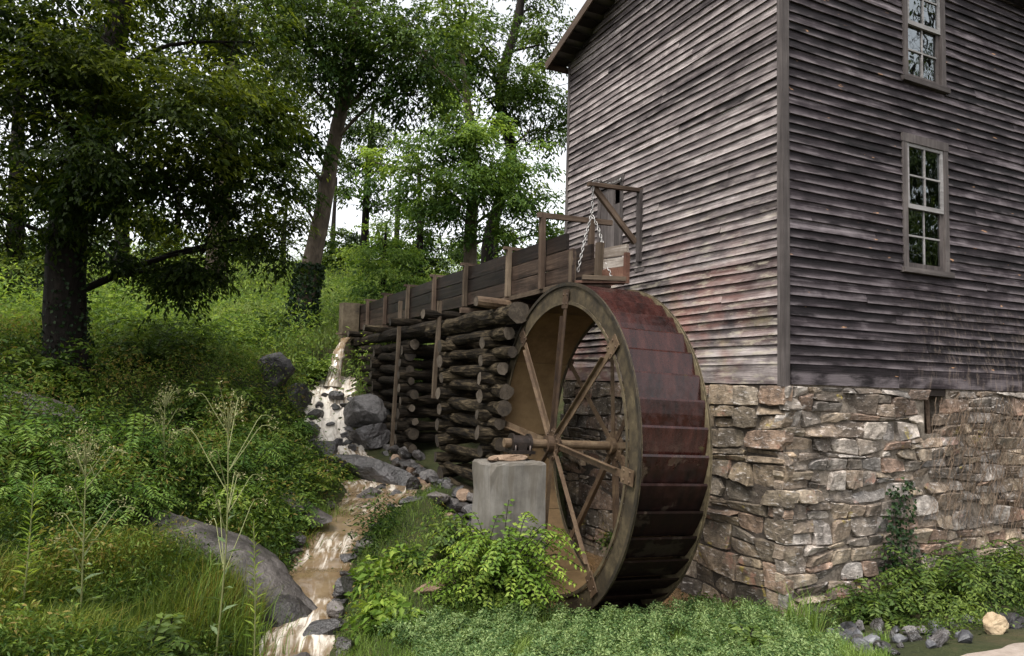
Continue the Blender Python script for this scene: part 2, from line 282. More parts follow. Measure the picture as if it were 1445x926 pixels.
def ground_mat():
    m, t = mat_new('ground_soil'); q = N(t); p = q.pos()
    n = q.noise(p, 1.3, 6, 0.65); n2 = q.noise(p, 11.0, 5, 0.65)
    c = q.ramp(q.math('ADD', q.math('MULTIPLY', n, 0.6), q.math('MULTIPLY', n2, 0.4)), ((0.3, (0.014, 0.018, 0.007)), (0.5, (0.028, 0.033, 0.011)), (0.64, (0.05, 0.042, 0.02)), (0.82, (0.1, 0.068, 0.04))))
    q.out(c, 0.95, q.bump(q.math('ADD', n, n2), 0.8, 0.05), 0.2); MT['ground_soil'] = m
ground_mat()
def glass_mat():
    m, t = mat_new('window_glass'); q = N(t)
    tr = q.nd('ShaderNodeBsdfTransparent'); tr.inputs[0].default_value = (0.55, 0.6, 0.6, 1)
    gl = q.nd('ShaderNodeBsdfGlossy'); gl.inputs['Roughness'].default_value = 0.02; gl.inputs[0].default_value = (0.9, 0.97, 1, 1)
    n = q.noise(q.pos(), 2.2, 2, 0.5); q.ln(q.bump(n, 0.25, 0.05), gl.inputs['Normal'])
    f = q.nd('ShaderNodeFresnel'); f.inputs[0].default_value = 1.85
    mx = q.nd('ShaderNodeMixShader'); q.ln(q.math('MULTIPLY', f.outputs[0], 2.0, clamp=True), mx.inputs[0]); q.ln(tr.outputs[0], mx.inputs[1]); q.ln(gl.outputs[0], mx.inputs[2])
    o = q.nd('ShaderNodeOutputMaterial'); q.ln(mx.outputs[0], o.inputs[0]); MT['window_glass'] = m
glass_mat()

# ------------------------------------------------------------------ object helpers
BASE = {}
def tag(o, label=None, cat=None, group=None, kind=None):
    for k, v in (('label', label), ('category', cat), ('group', group), ('kind', kind)):
        if v: o[k] = v
    return o
def empty(name, loc, label=None, cat=None, group=None):
    o = bpy.data.objects.new(name, None); col.objects.link(o); o.location = loc; o.empty_display_size = 0.1
    BASE[o.name] = np.array(loc, float); return tag(o, label, cat, group)
def mesh_tri(name, V, T, attrs=None, smooth=False):
    V = np.ascontiguousarray(V, np.float32).reshape(-1, 3); T = np.ascontiguousarray(T, np.int32).reshape(-1, 3)
    me = bpy.data.meshes.new(name)
    me.vertices.add(len(V)); me.vertices.foreach_set('co', V.ravel())
    me.loops.add(T.size); me.loops.foreach_set('vertex_index', T.ravel())
    me.polygons.add(len(T)); me.polygons.foreach_set('loop_start', np.arange(0, T.size, 3, dtype=np.int32)); me.polygons.foreach_set('loop_total', np.full(len(T), 3, np.int32))
    if smooth: me.polygons.foreach_set('use_smooth', np.ones(len(T), bool))
    for k, a in (attrs or {}).items():
        me.attributes.new(k, 'FLOAT', 'POINT').data.foreach_set('value', np.ascontiguousarray(a, np.float32))
    me.update(calc_edges=True); return me
def link(name, me, mats, parent=None, M=None):
    o = bpy.data.objects.new(name, me); col.objects.link(o)
    for m in (mats if isinstance(mats, (list, tuple)) else [mats]):
        if len(me.materials) < (len(mats) if isinstance(mats, (list, tuple)) else 1): me.materials.append(MT[m])
    b = BASE[parent.name] if parent else np.zeros(3)
    Mw = M if M is not None else Matrix.Identity(4)
    if parent:
        o.parent = parent; Mw = Matrix.Translation(-Vector(b)) @ Mw
    o.matrix_basis = Mw
    # world origin of this object (used by its own children): children keep world coordinates only when the part is unrotated
    BASE[o.name] = b + np.array(o.matrix_basis.translation)
    return o
class B:                                    # collects polygons of ONE piece
    def __init__(s): s.v = []; s.f = []; s.m = []; s.sm = []
    def add(s, vs, fs, mi=0, smooth=False):
        n = len(s.v); s.v += [tuple(map(float, a)) for a in vs]; s.f += [tuple(i + n for i in f) for f in fs]; s.m += [mi] * len(fs); s.sm += [smooth] * len(fs); return s
    def box(s, lo, hi, mi=0, jit=0.0, rs=None):
        x0, y0, z0 = lo; x1, y1, z1 = hi
        v = [(x, y, z) for z in (z0, z1) for y in (y0, y1) for x in (x0, x1)]
        if jit: v = [tuple(c + (rs or random).uniform(-jit, jit) for c in p) for p in v]
        return s.add(v, [(0, 2, 3, 1), (4, 5, 7, 6), (0, 1, 5, 4), (2, 6, 7, 3), (0, 4, 6, 2), (1, 3, 7, 5)], mi)
    def tube(s, pts, radii, n=8, mi=0, cap=None, smooth=True, wob=0.0, seed=0):
        pts = [Vector(p) for p in pts]; rs = random.Random(seed); V = []; ref = None
        for i, p in enumerate(pts):
            t = (pts[min(i + 1, len(pts) - 1)] - pts[max(i - 1, 0)]).normalized()
            if ref is None: ref = t.orthogonal().normalized()
            ref = (ref - t * ref.dot(t)); ref = ref.normalized() if ref.length > 1e-5 else t.orthogonal().normalized()
            bi = t.cross(ref); r = radii[i] if hasattr(radii, '__len__') else radii
            for k in range(n):
                a = 2 * PI * k / n; rr = r * (1 + (rs.uniform(-wob, wob) if wob else 0)); V.append(p + (ref * math.cos(a) + bi * math.sin(a)) * rr)
        F = [(i * n + k, i * n + (k + 1) % n, (i + 1) * n + (k + 1) % n, (i + 1) * n + k) for i in range(len(pts) - 1) for k in range(n)]
        s.add(V, F, mi, smooth)
        if cap is not None:
            b = len(s.v) - len(V); e = b + (len(pts) - 1) * n
            s.f += [tuple(b + k for k in reversed(range(n))), tuple(e + k for k in range(n))]; s.m += [cap, cap]; s.sm += [False, False]
        return s
    def mesh(s, name):
        me = bpy.data.meshes.new(name); me.from_pydata(s.v, [], s.f); me.polygons.foreach_set('material_index', s.m); me.polygons.foreach_set('use_smooth', s.sm); me.update(); return me
    def build(s, name, mats, parent=None, M=None):
        me = s.mesh(name)
        return link(name, me, mats, parent, M)
def frame_M(p0, p1, up=(0, 0, 1)):          # local X runs p0 -> p1
    p0, p1 = Vector(p0), Vector(p1); x = (p1 - p0).normalized(); z = Vector(up); z = (z - x * z.dot(x)); z = z.normalized() if z.length > 1e-4 else x.orthogonal().normalized(); y = z.cross(x)
    M = Matrix((x, y, z)).transposed().to_4x4(); M.translation = p0; return M, (p1 - p0).length
BR = random.Random(5)
def beam(name, parent, mat, p0, p1, wy, wz, up=(0, 0, 1), jit=0.004, segs=1):
    M, L = frame_M(p0, p1, up); b = B(); V = []
    for i in range(segs + 1):
        x = L * i / segs; dy, dz = (BR.uniform(-jit, jit), BR.uniform(-jit, jit))
        V += [(x, -wy / 2 + dy, -wz / 2 + dz), (x, wy / 2 + dy, -wz / 2 + dz), (x, wy / 2 + dy, wz / 2 + dz), (x, -wy / 2 + dy, wz / 2 + dz)]
    F = [(i * 4 + k, (i + 1) * 4 + k, (i + 1) * 4 + (k + 1) % 4, i * 4 + (k + 1) % 4)[::-1] for i in range(segs) for k in range(4)] + [(0, 1, 2, 3)[::-1], tuple(segs * 4 + k for k in range(4))]
    return b.add(V, F).build(name, mat, parent, M)
def smoothstep(a, b, x):
    t = np.clip((x - a) / (b - a), 0, 1); return t * t * (3 - 2 * t)

# ------------------------------------------------------------------ terrain
CREEK = np.array([  # x, y, water level, half width
    (-2.35, 13.35, 2.55, .5), (-2.6, 12.6, 2.28, .62), (-2.95, 11.6, 1.84, .6), (-3.12, 10.83, 1.45, .62), (-3.1, 10.0, 1.14, .68), (-3.05, 9.17, .9, .75), (-2.85, 7.9, .74, .85),
    (-2.8, 6.7, .62, .72), (-3.2, 5.9, .5, .6), (-3.75, 5.2, .42, .55), (-4.15, 4.41, .33, .46), (-4.55, 3.32, .14, .42), (-4.88, 2.16, .03, .33), (-5.2, 1.2, -.14, .4), (-5.55, .2, -.2, .45), (-5.95, -1.0, -.3, .35), (-6.2, -2.4, -.45, .4)])
CP = np.array([
    (-6.32, 3.5, .62), (-5.62, 3.18, .42), (-5.35, 2.2, .3), (-5.9, 1.0, .25), (-6.5, -.1, .4), (-7.4, -.4, .65), (-8.6, -.8, .95), (-7.2, 1.6, .6), (-7.6, 3.8, .95), (-6.4, 5.6, 1.1), (-5.2, 5.6, .85), (-4.9, 7.4, 1.15),
    (-8.27, 7.12, 1.7), (-4.3, 10.5, 2.35), (-4.1, 12.0, 2.65), (-3.3, 13.6, 3.1), (-8.19, 9.24, 2.45), (-5.9, 9.0, 1.95), (-6.2, 12.5, 3.0), (-5.2, 21.0, 4.75), (-3.0, 16.4, 3.95), (1.4, 25.4, 6.4), (-.8, 40.7, 9.5), (-9.0, 15.0, 3.6), (-10.0, 24.0, 5.3),
    (-6.4, -4.5, .8), (-6.4, -7.0, .95), (-4.9, -1.2, .25), (-4.4, .2, .06), (-4.2, 1.4, .08), (-3.9, 2.4, .2), (-3.4, 3.6, .35), (-2.7, 1.6, .12), (-3.2, .4, .08), (-2.6, -.6, .12), (-2.0, .4, -.02), (-1.2, -.3, .02), (-1.0, -1.4, .2), (-.3, -.6, .05),
    (-2.3, 3.4, .55), (-2.2, 4.6, .72), (-2.3, 6.0, .66), (-2.0, 8.2, .8), (-1.7, 10.0, 1.1), (-1.4, 12.0, 2.3), (-1.7, 14.4, 3.35), (-.6, 16.0, 4.0),
    (0, 0, .03), (1.2, -.3, .1), (2.5, -.4, .14), (4.5, -.4, .2), (.4, -1.4, .15), (2.0, -1.6, .25), (-.2, -2.5, .47), (1.5, -3.0, .5), (4, -2.5, .45), (8, -2, .5), (0, 5.5, 1.0), (.8, 7.5, 1.8), (3, 9, 3.2), (4, 14, 4.4), (4, 20, 6.0), (5.4, 21.5, 6.3), (12, 18, 6.5), (9, 6, 2.6), (10, 0, .8),
    (10, 40, 9.3), (-15, 40, 8.6), (-30, 30, 6.8), (-15, 15, 4.2), (-13, 5, 2.6), (-12, -1, 1.7), (30, 30, 8), (-14, -9, 1.4), (0, -9, .8), (14, -8, .8), (-6, 55, 9.2), (15, 58, 9), (-30, 58, 8), (40, 55, 7.5), (40, 0, 3), (-45, 0, 3.5), (0, -45, 0), (40, -40, 0), (-45, -40, 1)], float)
def _phi(r2): return np.where(r2 > 0, r2 * np.log(np.maximum(r2, 1e-9)) * .5, 0)
_n = len(CP); _d2 = ((CP[:, None, :2] - CP[None, :, :2]) ** 2).sum(-1)
_A = np.zeros((_n + 3, _n + 3)); _A[:_n, :_n] = _phi(_d2) + np.eye(_n) * 0.6; _A[:_n, _n] = 1; _A[:_n, _n + 1:] = CP[:, :2]; _A[_n:, :_n] = _A[:_n, _n:].T
_w = np.linalg.solve(_A, np.r_[CP[:, 2], 0, 0, 0])
def creek_near(x, y):                       # distance, level and half width of the nearest creek point
    bd = np.full(x.shape, 1e9); bz = np.zeros(x.shape); bw = np.ones(x.shape)
    for a, b in zip(CREEK[:-1], CREEK[1:]):
        ex, ey = b[0] - a[0], b[1] - a[1]; t = np.clip(((x - a[0]) * ex + (y - a[1]) * ey) / (ex * ex + ey * ey), 0, 1)
        d = np.hypot(x - a[0] - t * ex, y - a[1] - t * ey); m = d < bd
        bd = np.where(m, d, bd); bz = np.where(m, a[2] + t * (b[2] - a[2]), bz); bw = np.where(m, a[3] + t * (b[3] - a[3]), bw)
    return bd, bz, bw
_g = np.random.default_rng(3); _WV = [(_g.uniform(-1, 1), _g.uniform(-1, 1), _g.uniform(0, 6.3)) for _ in range(10)]
def pit_mask(x, y):
    dx = np.maximum(np.maximum(-2.12 - x, x - .2), 0); dy = np.maximum(np.maximum(.95 - y, y - 4.6), 0)
    return np.hypot(dx, dy)
def height(x, y):
    x = np.asarray(x, float); y = np.asarray(y, float); sh = x.shape; x = x.ravel(); y = y.ravel()
    z = np.zeros(len(x))
    for i in range(0, len(x), 40000):
        xs, ys = x[i:i + 40000], y[i:i + 40000]
        r2 = (xs[:, None] - CP[None, :, 0]) ** 2 + (ys[:, None] - CP[None, :, 1]) ** 2
        z[i:i + 40000] = _phi(r2) @ _w[:_n] + _w[_n] + _w[_n + 1] * xs + _w[_n + 2] * ys
    far = np.hypot(x, y - 10); z = z + (4.0 - z) * smoothstep(45, 90, far)
    bump = sum(np.sin(a * x * 2.6 + b * y * 2.6 + c) for a, b, c in _WV) * .018 + sum(np.sin(a * x * 7 + b * y * 7 + c) for a, b, c in _WV[:6]) * .008
    z = z + bump
    d, cz, cw = creek_near(x, y)
    bed = cz - .16 * (1 - np.clip(d / cw, 0, 1) ** 2) - .02
    k = smoothstep(.0, .55, d - cw)
    z = bed * (1 - k) + np.maximum(z, cz + .05) * k * (k > 0) if False else bed * (1 - k) + np.where(d < cw + 1.2, np.maximum(z, cz + .04), z) * k
    pm = pit_mask(x, y); k = smoothstep(0, .5, pm); z = -.55 * (1 - k) + z * k
    return z.reshape(sh)
def zat(x, y): return float(height(np.array([x]), np.array([y]))[0])
def axis(lo, a, b, hi, fine, coarse):
    l = [a]; s = fine
    while l[-1] > lo: s *= coarse; l.append(l[-1] - s)
    r = [b]; s = fine
    while r[-1] < hi: s *= coarse; r.append(r[-1] + s)
    return np.array(l[::-1][:-1] + list(np.arange(a, b, fine)) + r)
gx = axis(-900, -10, 3.5, 900, .11, 1.09); gy = axis(-900, -4, 15, 900, .11, 1.09)
GX, GY = np.meshgrid(gx, gy); GZ = height(GX, GY); nx, ny = len(gx), len(gy)
V = np.stack([GX, GY, GZ], -1).reshape(-1, 3)
ii = (np.arange(ny - 1)[:, None] * nx + np.arange(nx - 1)[None, :]).ravel()
T = np.concatenate([np.stack([ii, ii + 1, ii + nx + 1], 1), np.stack([ii, ii + nx + 1, ii + nx], 1)])
tag(link('ground', mesh_tri('ground', V, T, smooth=True), 'ground_soil'), kind='structure')

# creek water: a strip along the bed
def spline(P, n):
    P = np.asarray(P, float); t = np.linspace(0, len(P) - 1, n); i = np.clip(t.astype(int), 0, len(P) - 2); f = (t - i)[:, None]
    p0 = P[np.clip(i - 1, 0, None)]; p1 = P[i]; p2 = P[i + 1]; p3 = P[np.clip(i + 2, None, len(P) - 1)]
    return .5 * ((2 * p1) + (-p0 + p2) * f + (2 * p0 - 5 * p1 + 4 * p2 - p3) * f ** 2 + (-p0 + 3 * p1 - 3 * p2 + p3) * f ** 3)
S = spline(CREEK, 420); na = 30
tg = np.gradient(S[:, :2], axis=0); tg /= np.linalg.norm(tg, axis=1)[:, None]; sd = np.stack([-tg[:, 1], tg[:, 0]], 1)
uu = np.linspace(-1.35, 1.35, na)
X = S[:, None, 0] + sd[:, None, 0] * uu[None] * S[:, None, 3]; Y = S[:, None, 1] + sd[:, None, 1] * uu[None] * S[:, None, 3]
slope = -np.gradient(S[:, 2]) / np.maximum(np.linalg.norm(np.gradient(S[:, :2], axis=0), axis=1), 1e-4)
g = np.random.default_rng(8)
arc = np.r_[0, np.cumsum(np.linalg.norm(np.diff(S[:, :2], axis=0), axis=1))]
st = np.sin(arc * 5.1 + 1.0) * .5 + np.sin(arc * 8.7) * .5         # small ledges
stp = np.zeros(len(S)); q_ = np.clip(slope * 2.2, 0, .8); ph_ = arc * 2.6 + .6 * np.sin(arc * 1.7)
stp = (ph_ - np.floor(ph_)); stp = (smoothstep(.0, .35, stp) * -1 + stp) * .42
Zs = S[:, 2] + stp * q_ * slope + .03 * st * np.clip(slope * 4, 0, 1)
Z = Zs[:, None] + (.022 * np.sin(uu[None] * S[:, None, 3] * 21 + 2.2 * np.sin(arc * 1.9)[:, None]) + .016 * np.sin(uu[None] * S[:, None, 3] * 43 - 3 * np.sin(arc * 2.7)[:, None]) + .01 * np.sin(arc * 23)[:, None]) * np.clip(slope * 5.5 - .75, 0.06, 1.5)[:, None] - .05 * np.abs(uu[None]) ** 3
sv_ = np.convolve(slope, np.ones(9) / 9, 'same')
foam = np.clip((sv_ * 1.9)[:, None] + .0 + .14 * np.sin(arc * 2.3 + 2 * np.sin(arc * .9))[:, None] * (sv_ > .06)[:, None], 0, .9) + np.zeros_like(X)
foam = np.where((S[:, 1] > 8.6)[:, None], np.maximum(foam, .5), np.where((S[:, 1] > 6.2)[:, None], np.maximum(foam, .42), foam))
foam = foam + .22 * ((S[:, 1] < 4.4) & (S[:, 1] > 3.3))[:, None] + .12 * ((S[:, 1] < 2.7) & (S[:, 1] > .9))[:, None]
foam = np.stack([np.convolve(np.pad(foam[:, k], 6, 'edge'), np.ones(13) / 13, 'valid') for k in range(foam.shape[1])], 1)
along = arc[:, None] + np.zeros_like(X); across = uu[None] * S[:, None, 3]
ii = (np.arange(len(S) - 1)[:, None] * na + np.arange(na - 1)[None]).ravel()
T = np.concatenate([np.stack([ii, ii + na, ii + na + 1], 1), np.stack([ii, ii + na + 1, ii + 1], 1)])
tag(link('creek_water', mesh_tri('creek_water', np.stack([X, Y, Z], -1), T, {'foam': foam.ravel(), 'along': along.ravel(), 'across': across.ravel()}, True), 'creek_water'), kind='structure')
# waterfall pouring from the end of the flume: an uneven closed jet
wf = []; wr = []
P0 = np.array([-2.02, 13.75, 3.66]); P1 = np.array([-2.62, 12.75, 2.28])
VV = []; FO = []; AL = []; AC = []; FF = []; nr, ns = 26, 9
for q_ in range(11):
    ox, sp_, r0 = (0, 0, .075) if q_ == 0 else (g.uniform(-.08, .08), g.normal(0, .11), g.uniform(.018, .05)); t1 = 1.0 if q_ < 7 else g.uniform(.75, .95); b0 = len(VV); fq = g.uniform(.3, .55)
    for i in range(nr):
        t = i / (nr - 1) * t1; c = P0 + (P1 - P0) * np.array([t ** .9, t ** .9, 0]); c[2] = P0[2] + (P1[2] - P0[2]) * (.22 * t + .78 * t * t)
        c = c + np.array([.86, -.5, 0]) * (ox * (1 + .4 * t) + sp_ * t + .012 * math.sin(t * 9 + q_ * 2)) + np.array([-.5, -.86, 0]) * (g.normal(0, .004) + .05 * t * math.sin(q_ * 1.7))
        rr = r0 * (1 + .9 * t) * (1 + .25 * math.sin(t * 14 + q_)) * (1 if q_ < 7 or i < nr - 4 else .5)
        for k in range(ns):
            an = 2 * PI * k / ns; j = 1 + g.normal(0, .1); VV.append(c + np.array([.86, -.5, 0]) * math.cos(an) * rr * 1.25 * j + np.array([-.5, -.86, .15]) * math.sin(an) * rr * .8 * j); FO.append(fq + .3 * t * t); AL.append(t * 1.6 + q_); AC.append(k * .05 + q_)
    FF += [[b0 + i * ns + k, b0 + i * ns + (k + 1) % ns, b0 + (i + 1) * ns + (k + 1) % ns, b0 + (i + 1) * ns + k] for i in range(nr - 1) for k in range(ns)]
ii = np.array(FF)
tag(link('waterfall', mesh_tri('waterfall', np.array(VV), np.concatenate([ii[:, [0, 1, 2]], ii[:, [0, 2, 3]]]), {'foam': np.array(FO), 'along': np.array(AL), 'across': np.array(AC)}, True), 'creek_water'), 'muddy water jet pouring from the far end of the flume', kind='structure')
# tail pool under the wheel
px_, py_ = np.meshgrid(np.linspace(-3.0, .15, 30), np.linspace(.1, 5.2, 40)); VV = np.stack([px_, py_, np.full(px_.shape, -.2)], -1).reshape(-1, 3)
VV = VV; ii = (np.arange(39)[:, None] * 30 + np.arange(29)[None]).ravel()
T = np.concatenate([np.stack([ii, ii + 1, ii + 31], 1), np.stack([ii, ii + 31, ii + 30], 1)])
keep = (pit_mask(VV[T].mean(1)[:, 0], VV[T].mean(1)[:, 1]) < .55); T = T[keep]
tag(link('pool_water', mesh_tri('pool_water', VV, T, None, True), 'pool_water'), kind='structure')
# path corner
xs, ys = np.meshgrid(np.linspace(-1.2, 9, 60), np.linspace(-4.6, 0, 22)); edge = -2.35 - .09 * (xs + .3) + .06 * np.sin(xs * 3.1) + .03 * np.sin(xs * 9)
ys = -4.6 + (edge + 4.6) * (ys + 4.6) / 4.6
VV = np.stack([xs, ys, height(xs, ys) + .02], -1).reshape(-1, 3); ii = (np.arange(21)[:, None] * 60 + np.arange(59)[None]).ravel()
tag(link('path', mesh_tri('path', VV, np.concatenate([np.stack([ii, ii + 1, ii + 61], 1), np.stack([ii, ii + 61, ii + 60], 1)]), None, True), 'path_gravel'), kind='structure')

# ------------------------------------------------------------------ mill building
ZS, EXPO, YB, XE, EAVE, PIT_ = 2.6, 0.115, 5.09, 7.2, 8.5, 0.343
mill = empty('mill_building', (0, 0, 0), 'tall weathered grey clapboard mill on a rough stone foundation', 'building')
ridge = EAVE + PIT_ * YB / 2
R1 = random.Random(11)
def gable_z(y): return EAVE + PIT_ * (YB / 2 - abs(y - YB / 2))
WIN = [(2.07, 3.0, 4.1, 5.93), (2.12, 3.0, 6.66, 8.4)]          # X0, X1, Z0, Z1 of the window casings
HATCH = (3.28, 4.03, 4.5, 5.9)
def clapboard(M, L, mat, sag, warp):
    n = max(2, int(L / .55)); b = B(); V = []
    ph = R1.uniform(0, 6)
    for i in range(n + 1):
        x = L * i / n; dz = sag * x / L + R1.gauss(0, .0035); o = abs(R1.gauss(0, .003)) + warp * (math.sin(ph + x * 1.9) ** 2)
        h = EXPO + .018
        V += [(x, 0, dz), (x, .033 + o, dz + R1.gauss(0, .0015)), (x, .006, h + dz), (x, 0, h + dz)]
    F = [(i * 4 + k, i * 4 + (k + 1) % 4, (i + 1) * 4 + (k + 1) % 4, (i + 1) * 4 + k) for i in range(n) for k in range(4)] + [(3, 2, 1, 0), tuple(n * 4 + k for k in range(4))]
    return b.add(V, F).build('clapboard', mat, mill, M)
def split(a, b, joints):
    out = []; s = a
    for j in sorted(joints):
        if a + .25 < j < b - .25: out.append((s, j - .002)); s = j + .002
    return out + [(s, b)]
def course_spans(lo, hi, holes, z):
    spans = [(lo, hi)]
    for h0, h1, z0, z1 in holes:
        if z + EXPO > z0 + .01 and z < z1 - .01:
            spans = [p for s, e in spans for p in ((s, min(e, h0)), (max(s, h1), e)) if p[1] - p[0] > .05]
    return spans
zc0 = ZS + .235
k = 0
while True:                                   # front wall (plane y = 0): local x -> +X, local y -> -Y
    z = zc0 + k * EXPO
    if z > EAVE - .05: break
    for s, e in course_spans(.05, XE, WIN, z):
        js = [R1.uniform(.8, 5.5) for _ in range(R1.choice((0, 1, 1)))] if e - s > 3 else ([R1.uniform(s, e)] if R1.random() < .3 else [])
        for a, c in split(s, e, js):
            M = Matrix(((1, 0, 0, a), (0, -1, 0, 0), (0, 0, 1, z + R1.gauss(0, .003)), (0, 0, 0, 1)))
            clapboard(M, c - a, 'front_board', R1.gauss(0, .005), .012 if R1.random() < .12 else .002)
    k += 1
k = 0
while True:                                   # gable wall (plane x = 0): local x -> +Y, local y -> -X
    z = zc0 + k * EXPO
    if z > ridge - .25: break
    lo, hi = .05, YB - .03
    if z > EAVE - .06: d = (z + .06 - EAVE) / PIT_; lo, hi = d + .05, YB - d - .05
    for s, e in course_spans(lo, hi, [HATCH], z):
        js = [R1.uniform(.6, 4.4)] if (e - s > 2 and R1.random() < .55) else []
        for a, c in split(s, e, js):
            M = Matrix(((0, -1, 0, 0), (1, 0, 0, a), (0, 0, 1, z + R1.gauss(0, .003)), (0, 0, 0, 1)))
            clapboard(M, c - a, 'gable_board', R1.gauss(0, .006), .02 if k in (29, 30, 9, 10) else (.01 if R1.random() < .15 else .002))
    k += 1
# sheathing behind the boards with openings, so that the rooms behind the glass are dark but real
def sheet(lo, hi, z0, z1, holes, f):
    us = sorted({lo, hi, *[h[0] for h in holes], *[h[1] for h in holes]}); zs = sorted({z0, z1, *[h[2] for h in holes], *[h[3] for h in holes]})
    b = B()
    for u0, u1 in zip(us[:-1], us[1:]):
        for w0, w1 in zip(zs[:-1], zs[1:]):
            if any(h[0] <= u0 + 1e-6 and u1 <= h[1] + 1e-6 and h[2] <= w0 + 1e-6 and w1 <= h[3] + 1e-6 for h in holes): continue
            b.add([f(u0, w0), f(u1, w0), f(u1, w1), f(u0, w1)], [(0, 1, 2, 3)])
    return b
sheet(.012, XE, ZS - .1, EAVE, [(a + .09, c - .09, d + .08, e - .08) for a, c, d, e in WIN], lambda u, z: (u, .012, z)).build('wall_sheathing', 'dark_lumber', mill)
sheet(.012, YB, ZS - .1, EAVE, [(HATCH[0] + .06, HATCH[1] - .06, HATCH[2] + .06, HATCH[3] - .06)], lambda u, z: (.012, u, z)).build('wall_sheathing', 'dark_lumber', mill)
B().add([(.012, .012, EAVE), (.012, YB, EAVE), (.012, YB / 2, ridge - .02)], [(0, 1, 2)]).build('wall_sheathing', 'dark_lumber', mill)
B().add([(.012, YB, ZS - .1), (XE, YB, ZS - .1), (XE, YB, EAVE), (.012, YB, EAVE)], [(0, 1, 2, 3)]).build('rear_wall', 'front_board', mill)
B().add([(XE, .012, ZS - .1), (XE, YB, ZS - .1), (XE, YB, EAVE), (XE, YB / 2, ridge), (XE, .012, EAVE)], [(0, 1, 2, 3, 4)]).build('end_wall', 'front_board', mill)
B().box((.02, .02, 6.12), (XE - .02, YB - .02, 6.24)).build('upper_floor', 'dark_lumber', mill)
B().box((.02, .02, ZS - .05), (XE - .02, YB - .02, ZS + .05)).build('lower_floor', 'dark_lumber', mill)
# trim
beam('corner_board', mill, 'trim_wood_x', (-.022, -.03, ZS - .03), (-.022, -.03, EAVE), .05, .105, up=(1, 0, 0), segs=5, jit=.003)
beam('corner_board', mill, 'trim_wood_x', (-.045, .026, ZS - .02), (-.045, .026, EAVE), .052, .022, up=(1, 0, 0), segs=5, jit=.002)
beam('corner_board', mill, 'trim_wood_x', (-.022, YB, ZS), (-.022, YB, EAVE), .06, .06, up=(1, 0, 0), segs=4)
for a, c in ((.08, 1.95), (1.955, 4.6), (4.605, XE)):
    beam('skirt_board', mill, 'front_board', (a, -.016, ZS + .115), (c, -.016, ZS + .11), .026, .235, segs=4)
beam('skirt_board', mill, 'gable_board', (-.016, .06, ZS + .115), (-.016, 2.9, ZS + .11), .026, .235, segs=4)
beam('skirt_board', mill, 'gable_board', (-.016, 2.905, ZS + .11), (-.016, YB, ZS + .11), .026, .235, segs=4)
# roof
rf = B(); ov, ey = .42, .17
for sgn in (0, 1):
    def yy(t): return t if not sgn else YB - t
    e0, e1 = -ey, YB / 2
    zlo = EAVE - PIT_ * ey + .05; zr = ridge + .05
    v = [(-ov, yy(e0), zlo), (XE + ov, yy(e0), zlo), (XE + ov, yy(e1), zr), (-ov, yy(e1), zr)]
    v += [(x, y, z + .05) for x, y, z in v]
    rf.add(v, [(0, 1, 2, 3), (4, 7, 6, 5), (0, 4, 5, 1), (1, 5, 6, 2), (3, 2, 6, 7), (0, 3, 7, 4)])
roof = rf.build('roof', 'roof_tin', mill)
for sgn in (0, 1):
    y0, y1 = (-ey - .02, YB / 2) if not sgn else (YB + ey + .02, YB / 2)
    beam('rake_board', roof, 'beam_wood', (-ov - .015, y0, EAVE - PIT_ * ey - .03), (-ov - .015, y1, ridge - .03), .026, .15, segs=3)
    beam('eave_board', roof, 'beam_wood', (-ov, y0, EAVE - PIT_ * ey - .02), (XE + ov, y0, EAVE - PIT_ * ey - .02), .025, .12, segs=3)
    for i in range(9):
        s = i / 8; yy_ = y0 + (y1 - y0) * (s * .92 + .03); zz_ = EAVE - PIT_ * ey + (ridge - EAVE + PIT_ * ey) * (s * .92 + .03)
        beam('soffit_board', roof, 'dark_lumber', (-ov, yy_, zz_ + .025), (-.02, yy_, zz_ + .025), .335, .02)

# windows
def window(x0, x1, z0, z1):
    wn = B(); cw = .09
    wn.box((x0, -.045, z0 + .06), (x0 + cw, .02, z1)); wn.box((x1 - cw, -.045, z0 + .06), (x1, .02, z1)); wn.box((x0 - .01, -.05, z1 - .1), (x1 + .01, .02, z1 + .015))
    o = wn.build('window', 'trim_wood', mill)
    B().box((x0 - .04, -.075, z0 - .01), (x1 + .04, .03, z0 + .06), jit=.004).build('sill', 'trim_wood_x', o)
    a, c, lo, hi = x0 + cw, x1 - cw, z0 + .06, z1 - .1; mid = (lo + hi) / 2 - .02
    for s, (q0, q1, yo) in enumerate(((lo, mid + .03, .012), (mid - .02, hi, -.012))):
        f = B(); t = .05; bt = .075 if s == 0 else .06
        f.box((a, yo - .02, q0), (a + t, yo + .02, q1)); f.box((c - t, yo - .02, q0), (c, yo + .02, q1))
        f.box((a + t, yo - .018, q0), (c - t, yo + .018, q0 + bt)); f.box((a + t, yo - .018, q1 - .045), (c - t, yo + .018, q1))
        f.build('sash', 'trim_wood' if s == 0 else 'sash_paint', o)
        g0, g1, w0, w1 = a + t, c - t, q0 + bt, q1 - .045; xm, zm = (g0 + g1) / 2, (w0 + w1) / 2
        mm = B(); mm.box((xm - .011, yo - .015, w0), (xm + .011, yo + .012, w1)); mm.build('muntin', 'sash_paint', o)
        for p, q_ in ((g0, xm - .011), (xm + .011, g1)):
            B().box((p, yo - .0135, zm - .011), (q_, yo + .011, zm + .011)).build('muntin', 'sash_paint', o)
        for p, q_ in ((g0, xm), (xm, g1)):
            for r_, s_ in ((w0, zm), (zm, w1)):
                tl = R1.gauss(0, .004); B().add([(p, yo, r_), (q_, yo + tl, r_), (q_, yo + tl * .5, s_), (p, yo + tl * .3, s_)], [(0, 1, 2, 3)]).build('pane', 'window_glass', o)
    return o
for wdw in WIN: window(*wdw)

